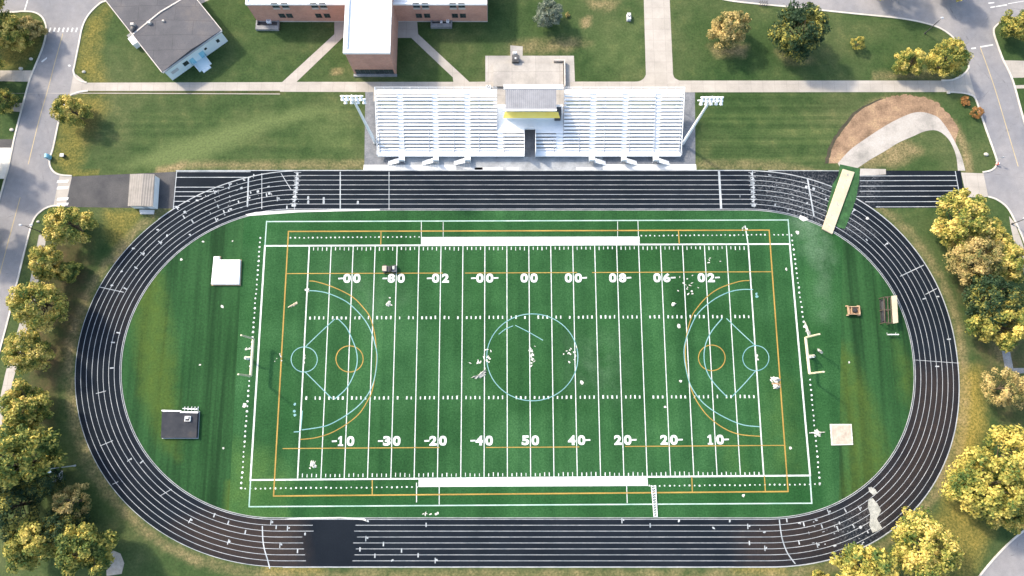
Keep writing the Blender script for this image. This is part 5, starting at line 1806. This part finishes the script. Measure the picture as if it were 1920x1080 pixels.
mb = MB(); mb.tube((c.x, c.y - 0.4, 1.1), (c.x, c.y + 0.4, 1.1), 0.42, n=14); mb.build('lid', M['bluebox'], t)
t = thing('meter_box', 'small dark meter box on the golden grass near the light blue box', 'meter box', P(120, 293))
c = P(120, 293)
mb = MB(); mb.box(c.x - 0.35, c.x + 0.35, c.y - 0.3, c.y + 0.3, 0, 0.7); mb.build('body', M['dark_steel'], t, bevel=0.05)
mb = MB(); mb.box(c.x - 0.4, c.x + 0.4, c.y - 0.35, c.y + 0.35, 0.701, 0.78); mb.build('lid', M['alu_grey'], t)
t = thing('fire_hydrant', 'red and white hydrant on the kerb beside the east road', 'hydrant', P(1868, 309))
c = P(1868, 309)
mb = MB(); mb.tube(c, (c.x, c.y, 0.7), 0.2, 0.18, 10); mb.ball((c.x, c.y, 0.72), 0.22); mb.build('barrel', M['red'], t)
mb = MB(); mb.tube((c.x - 0.35, c.y, 0.5), (c.x + 0.35, c.y, 0.5), 0.1, n=8); mb.tube((c.x, c.y, 0.9), (c.x, c.y, 1.0), 0.1, n=8); mb.build('outlet', M['white'], t)
t = thing('sign_post', 'thin sign post leaning beside the hydrant on the east road', 'sign', P(1869, 300))
c = P(1866, 302)
mb = MB(); mb.tube(c, (c.x, c.y, 2.6), 0.05, n=6); mb.build('post', M['alu_grey'], t)
mb = MB(); mb.box(c.x - 0.3, c.x + 0.3, c.y - 0.09, c.y - 0.055, 2.0, 2.6); mb.build('panel', M['alu_grey'], t)
t = thing('bike_rack', 'dark bike rack at the kerb of the north road', 'bike rack', P(1430, 7))
c = P(1430, 8)
for i in range(4):
    x = c.x - 0.75 + i * 0.5
    mb = MB()
    mb.tube((x, c.y - 0.4, 0), (x, c.y - 0.4, 0.8), 0.05, n=6); mb.tube((x, c.y + 0.4, 0), (x, c.y + 0.4, 0.8), 0.05, n=6); mb.tube((x, c.y - 0.4, 0.8), (x, c.y + 0.4, 0.8), 0.05, n=6)
    mb.build('hoop', M['dark_steel'], t)
mb = MB(); mb.box(c.x - 0.9, c.x + 0.9, c.y - 0.46, c.y - 0.34, 0.0, 0.05); mb.build('rail', M['dark_steel'], t)


def rock(px, py, s, label, seed):
    r = random.Random(seed)
    c = P(px, py)
    mb = MB(); mb.ball((0, 0, s * 0.35), s, s * 0.8, s * 0.55, 9, 6, 0.15, r)
    o = mb.build('rock', M['rock'])
    o.location = (c.x, c.y, 0)
    tag(o, label, 'rock', 'pale rocks on the lawns')


rock(59, 111, 0.45, 'pale rock on the north west lawn by the road', 1)
rock(40, 129, 0.5, 'pale rock at the edge of the concrete drive in the north west', 2)
rock(23, 244, 0.45, 'pale rock on the shaded lawn near the dark drive on the left', 3)
rock(158, 135, 0.4, 'pale rock on the golden verge beside the west road', 4)
rock(1778, 174, 0.5, 'pale rock where the main path meets the east road', 5)
rock(1848, 290, 0.5, 'pale rock in the south corner of the lawn by the east road', 6)
rock(72, 416, 0.35, 'pale rock beside the double-armed lamp', 7)
rock(677, 1076, 0.3, 'pale stone at the outer edge of the lower straight', 8) if False else None
c = P(60, 112)


# ------------------------------------------------------------------ trees
def crown_mesh(seed, R=5.0, HT=7.0, nc=80, per=105, leaf=0.42, core=True):
    """leafy crown: uneven clumps of leaf-sized faces spread through an irregular volume; its foot is at z = 0"""
    rg = np.random.default_rng(seed)
    # the crown's outline: a handful of boughs of different reach
    nb = 9
    ba = np.sort(rg.uniform(0, 2 * np.pi, nb)); br = rg.uniform(0.68, 1.1, nb)
    cs = []
    while len(cs) < nc:
        az = rg.uniform(0, 2 * np.pi); zf = rg.uniform(0.0, 1.0)
        d = np.abs((ba - az + np.pi) % (2 * np.pi) - np.pi)
        reach = br[np.argmin(d)] * (1 - 0.25 * d.min())
        prof = math.sqrt(max(0.0, 1 - ((zf - 0.36) / 0.66) ** 2))
        rad = R * reach * prof * rg.uniform(0.25, 1.0) ** 0.45
        cs.append((rad * math.cos(az), rad * math.sin(az), zf * HT, R * rg.uniform(0.13, 0.25) * (1.15 - 0.3 * zf)))
    cs = np.array(cs)
    V = []
    for cx, cy, cz, cr in cs:
        k = int(per * (cr / (0.19 * R)) ** 2)
        dv = rg.normal(size=(k, 3)); dv /= np.linalg.norm(dv, axis=1)[:, None]
        dv[:, 2] = np.where(rg.random(k) < 0.72, np.abs(dv[:, 2]), dv[:, 2])
        rr = cr * rg.uniform(0.35, 1.12, k) ** 0.6
        c = np.array([cx, cy, cz]) + dv * rr[:, None] * np.array([1, 1, 0.78])
        nrm = dv + rg.normal(size=(k, 3)) * 0.55 + np.array([0, 0, 0.35]); nrm /= np.linalg.norm(nrm, axis=1)[:, None]
        up = rg.normal(size=(k, 3))
        a = np.cross(nrm, up); a /= np.linalg.norm(a, axis=1)[:, None]
        b = np.cross(nrm, a)
        s = leaf * rg.uniform(0.6, 1.35, k)[:, None]
        V.append(np.stack([c - a * s * 0.5, c + b * s * 0.33, c + a * s * 0.6, c - b * s * 0.33], 1))
    V = np.concatenate(V)
    nf = len(V)
    me = bpy.data.meshes.new('crown')
    me.vertices.add(nf * 4); me.vertices.foreach_set('co', V.reshape(-1).astype(np.float32))
    me.loops.add(nf * 4); me.loops.foreach_set('vertex_index', np.arange(nf * 4, dtype=np.int32))
    me.polygons.add(nf); me.polygons.foreach_set('loop_start', np.arange(0, nf * 4, 4, dtype=np.int32))
    me.update(); me.validate()
    return me, cs


def trunk_mesh(cs, base, seed, R):
    r = random.Random(seed)
    mb = MB()
    top = base + 3.2
    mb.tube((0, 0, -0.05), (0.05, 0.03, base * 0.5), 0.36, 0.27, 8)
    mb.tube((0.05, 0.03, base * 0.5), (0, 0.1, top), 0.27, 0.16, 8)
    for c in cs[::4]:
        z0 = base * r.uniform(0.7, 1.0) + r.uniform(0, 2.0)
        mid = (c[0] * 0.45, c[1] * 0.45, (z0 + c[2] + base) / 2)
        mb.tube((0, 0.05, z0), mid, 0.11, 0.075, 5)
        mb.tube(mid, (c[0] * 0.92, c[1] * 0.92, c[2] + base), 0.075, 0.03, 5)
    me = bpy.data.meshes.new('trunk')
    me.from_pydata(mb.v, [], mb.f)
    return me


VAR = []
for i, (nc, per, leaf, HT) in enumerate(((85, 100, 0.42, 7.0), (70, 120, 0.46, 6.4), (100, 85, 0.40, 7.6), (64, 125, 0.44, 6.0), (90, 95, 0.38, 7.2), (56, 105, 0.36, 6.8))):
    me, cs = crown_mesh(100 + i, 5.0, HT, nc, per, leaf)
    tm = trunk_mesh(cs, 2.2, i, 5.0)
    tm.materials.append(M['bark'])
    me.materials.append(LEAF['green'])
    VAR.append((me, tm))


def tree(name, px, py, rpx, kind, label, var, cat='tree', group=None, hs=1.0, rot=None):
    s = rpx / 9.25 / 5.0 * (1.0 if (kind in ('dark', 'tan') or (px > 1750 and py < 640) or (px < 180 and py > 850) or (px > 1600 and py > 850)) else 0.92)
    c = P(px, py, (2.2 + 3.2 * hs) * s)
    t = thing(name, label, cat, (c.x, c.y, 0), group, rnd.uniform(0, 6.28) if rot is None else rot)
    t.scale = (s, s, s * hs)
    me, tm = VAR[var % len(VAR)]
    k = bpy.data.objects.new('trunk', tm); COL.objects.link(k); k.parent = t
    f_ = bpy.data.objects.new('crown', me); COL.objects.link(f_); f_.parent = t
    f_.location = (0, 0, 2.2)
    f_.material_slots[0].link = 'OBJECT'
    f_.material_slots[0].material = LEAF[kind]
    return t


GW = 'trees between the west road and the track'
GE = 'trees between the track and the east road'
GN = 'trees on the north lawns'
T = [
    ('broadleaf_tree', 18, 62, 40, 'gold', 'golden green tree in the top left corner cut by the frame', 0, GN),
    ('broadleaf_tree', 56, 52, 27, 'tan', 'tan gold tree in the top left lawn beside the road curve', 1, GN),
    ('broadleaf_tree', 2, 185, 28, 'green', 'green tree at the left edge beyond the west road', 2, GN),
    ('broadleaf_tree', 133, 206, 36, 'gold', 'lone golden tree at the road edge below the west path junction', 0, GN),
    ('broadleaf_tree', 128, 420, 45, 'gold', 'golden tree just below the dark driveway and the booth', 0, GW),
    ('broadleaf_tree', 86, 494, 40, 'gold', 'yellow tan tree second below the dark driveway on the west verge', 3, GW),
    ('broadleaf_tree', 128, 508, 26, 'green', 'small green tree tucked behind the yellow tan tree on the west verge', 1, GW),
    ('broadleaf_tree', 68, 567, 51, 'gold', 'broad yellow green tree third below the driveway, overhanging the road', 2, GW),
    ('broadleaf_tree', 53, 660, 46, 'gold', 'orange gold topped tree fourth below the driveway on the west verge', 4, GW),
    ('broadleaf_tree', 43, 762, 50, 'gold', 'golden tree fifth below the driveway, at the left edge of the photo', 1, GW),
    ('broadleaf_tree', 30, 870, 62, 'green', 'large green tree with yellow top at the left edge beside the lamp', 2, GW),
    ('broadleaf_tree', 75, 905, 36, 'dark', 'dark green tree leaning over the grey metal cabinet', 4, GW),
    ('broadleaf_tree', 18, 950, 52, 'dark', 'dark shaded tree in the lower left clump', 0, GW),
    ('broadleaf_tree', 133, 942, 35, 'tan', 'pale tan tree nearest the track in the lower left clump', 5, GW),
    ('broadleaf_tree', 65, 1015, 55, 'yellow', 'bright yellow tree in the lower left clump', 3, GW),
    ('broadleaf_tree', 120, 990, 35, 'dark', 'dark green tree between the yellow and tan trees of the lower left clump', 2, GW),
    ('broadleaf_tree', 158, 1030, 52, 'green', 'green and yellow tree in the bottom left beside the pale slab', 1, GW),
    ('broadleaf_tree', 1367, 53, 40, 'tan', 'brown gold rounded tree west on the north east lawn', 0, GN),
    ('broadleaf_tree', 1508, 60, 56, 'dark', 'large dark green tree with yellow tips on the north east lawn', 2, GN),
    ('ornamental_tree', 1610, 80, 17, 'yellow', 'tiny yellow tree alone on the north east lawn', 5, GN),
    ('broadleaf_tree', 1712, 114, 35, 'gold', 'green gold tree left of a bright yellow one by the east road corner', 3, GN),
    ('broadleaf_tree', 1780, 110, 38, 'yellow', 'bright yellow tree overhanging the kerb at the east road corner', 4, GN),
    ('broadleaf_tree', 1912, 46, 36, 'green', 'green tree in the top right corner beyond the east road', 1, GN),
    ('broadleaf_tree', 1806, 412, 52, 'gold', 'yellow green tree just below the runout end of the track', 0, GE),
    ('ornamental_tree', 1866, 420, 14, 'yellow', 'small bright orange yellow tree beside the east road', 5, GE),
    ('broadleaf_tree', 1822, 478, 48, 'tan', 'tan gold tree closest to the track on the east side', 2, GE),
    ('broadleaf_tree', 1865, 446, 34, 'gold', 'smaller gold tree between two larger ones on the east verge', 3, GE),
    ('broadleaf_tree', 1886, 492, 46, 'gold', 'golden tree at the right edge beside the east sidewalk', 1, GE),
    ('broadleaf_tree', 1858, 560, 52, 'dark', 'dark green tree in the middle of the east clump', 4, GE),
    ('broadleaf_tree', 1886, 610, 52, 'yellow', 'bright yellow tree at the south end of the east clump', 3, GE),
    ('broadleaf_tree', 1892, 728, 42, 'tan', 'lone tan tree at the right edge below the east clump', 5, GE),
    ('broadleaf_tree', 1895, 870, 60, 'yellow', 'tall yellow tree at the right edge beside the south east road', 0, GE),
    ('broadleaf_tree', 1845, 920, 62, 'yellow', 'broad bright yellow tree next to the south east curve of the track', 2, GE),
    ('broadleaf_tree', 1890, 965, 38, 'gold', 'golden tree by the kerb of the south east road', 1, GE),
    ('broadleaf_tree', 1733, 1022, 60, 'gold', 'pale yellow green tree below the south east curve', 4, GE),
    ('broadleaf_tree', 1635, 1072, 58, 'yellow', 'yellow tree cut by the bottom edge of the photo', 3, GE),
    ('broadleaf_tree', 1540, 1090, 22, 'yellow', 'tip of a small yellow tree at the bottom edge', 1, GE),
    ('evergreen_shrub', 1028, 26, 33, 'grey', 'grey green evergreen on the lawn east of the brick school', 4, GN),
]
for nm, px, py, r_, kind, lab, var, gr in T:
    tree(nm, px, py, r_, kind, lab, var, group=gr, hs=rnd.uniform(0.95, 1.15))
tree('bush', 1835, 209, 14, 'rust', 'rust orange bush at the kerb of the east road', 5, 'bush', None, 0.7)
tree('bush', 1812, 186, 12, 'rust', 'sparse brown bush beside the path end near the east road', 3, 'bush', None, 0.5)
tree('bush', 1064, 27, 6, 'tan', 'small tan bush touching the grey green evergreen', 1, 'bush', None, 0.6)
# unseen trees added beyond the left edge and the top, to shade the roads
for px, py, r_, kind, var, lab in ((-50, 20, 55, 'green', 2, 'unseen green tree beyond the left edge at the top of the west road'), (-45, 120, 45, 'green', 0, 'unseen green tree beyond the left edge above the concrete drive'),
                                   (-60, 300, 50, 'gold', 1, 'unseen golden tree beyond the left edge by the pale drive'), (-70, 430, 55, 'green', 4, 'unseen green tree beyond the left edge beside the west road'),
                                   (1680, -45, 45, 'green', 0, 'unseen green tree beyond the top edge north of the east road'), (1790, -40, 40, 'gold', 3, 'unseen golden tree beyond the top edge by the road junction')):
    tree('broadleaf_tree', px, py, r_, kind, lab, var, group=GN, hs=1.25)  # added unseen trees, only there to shade the roads
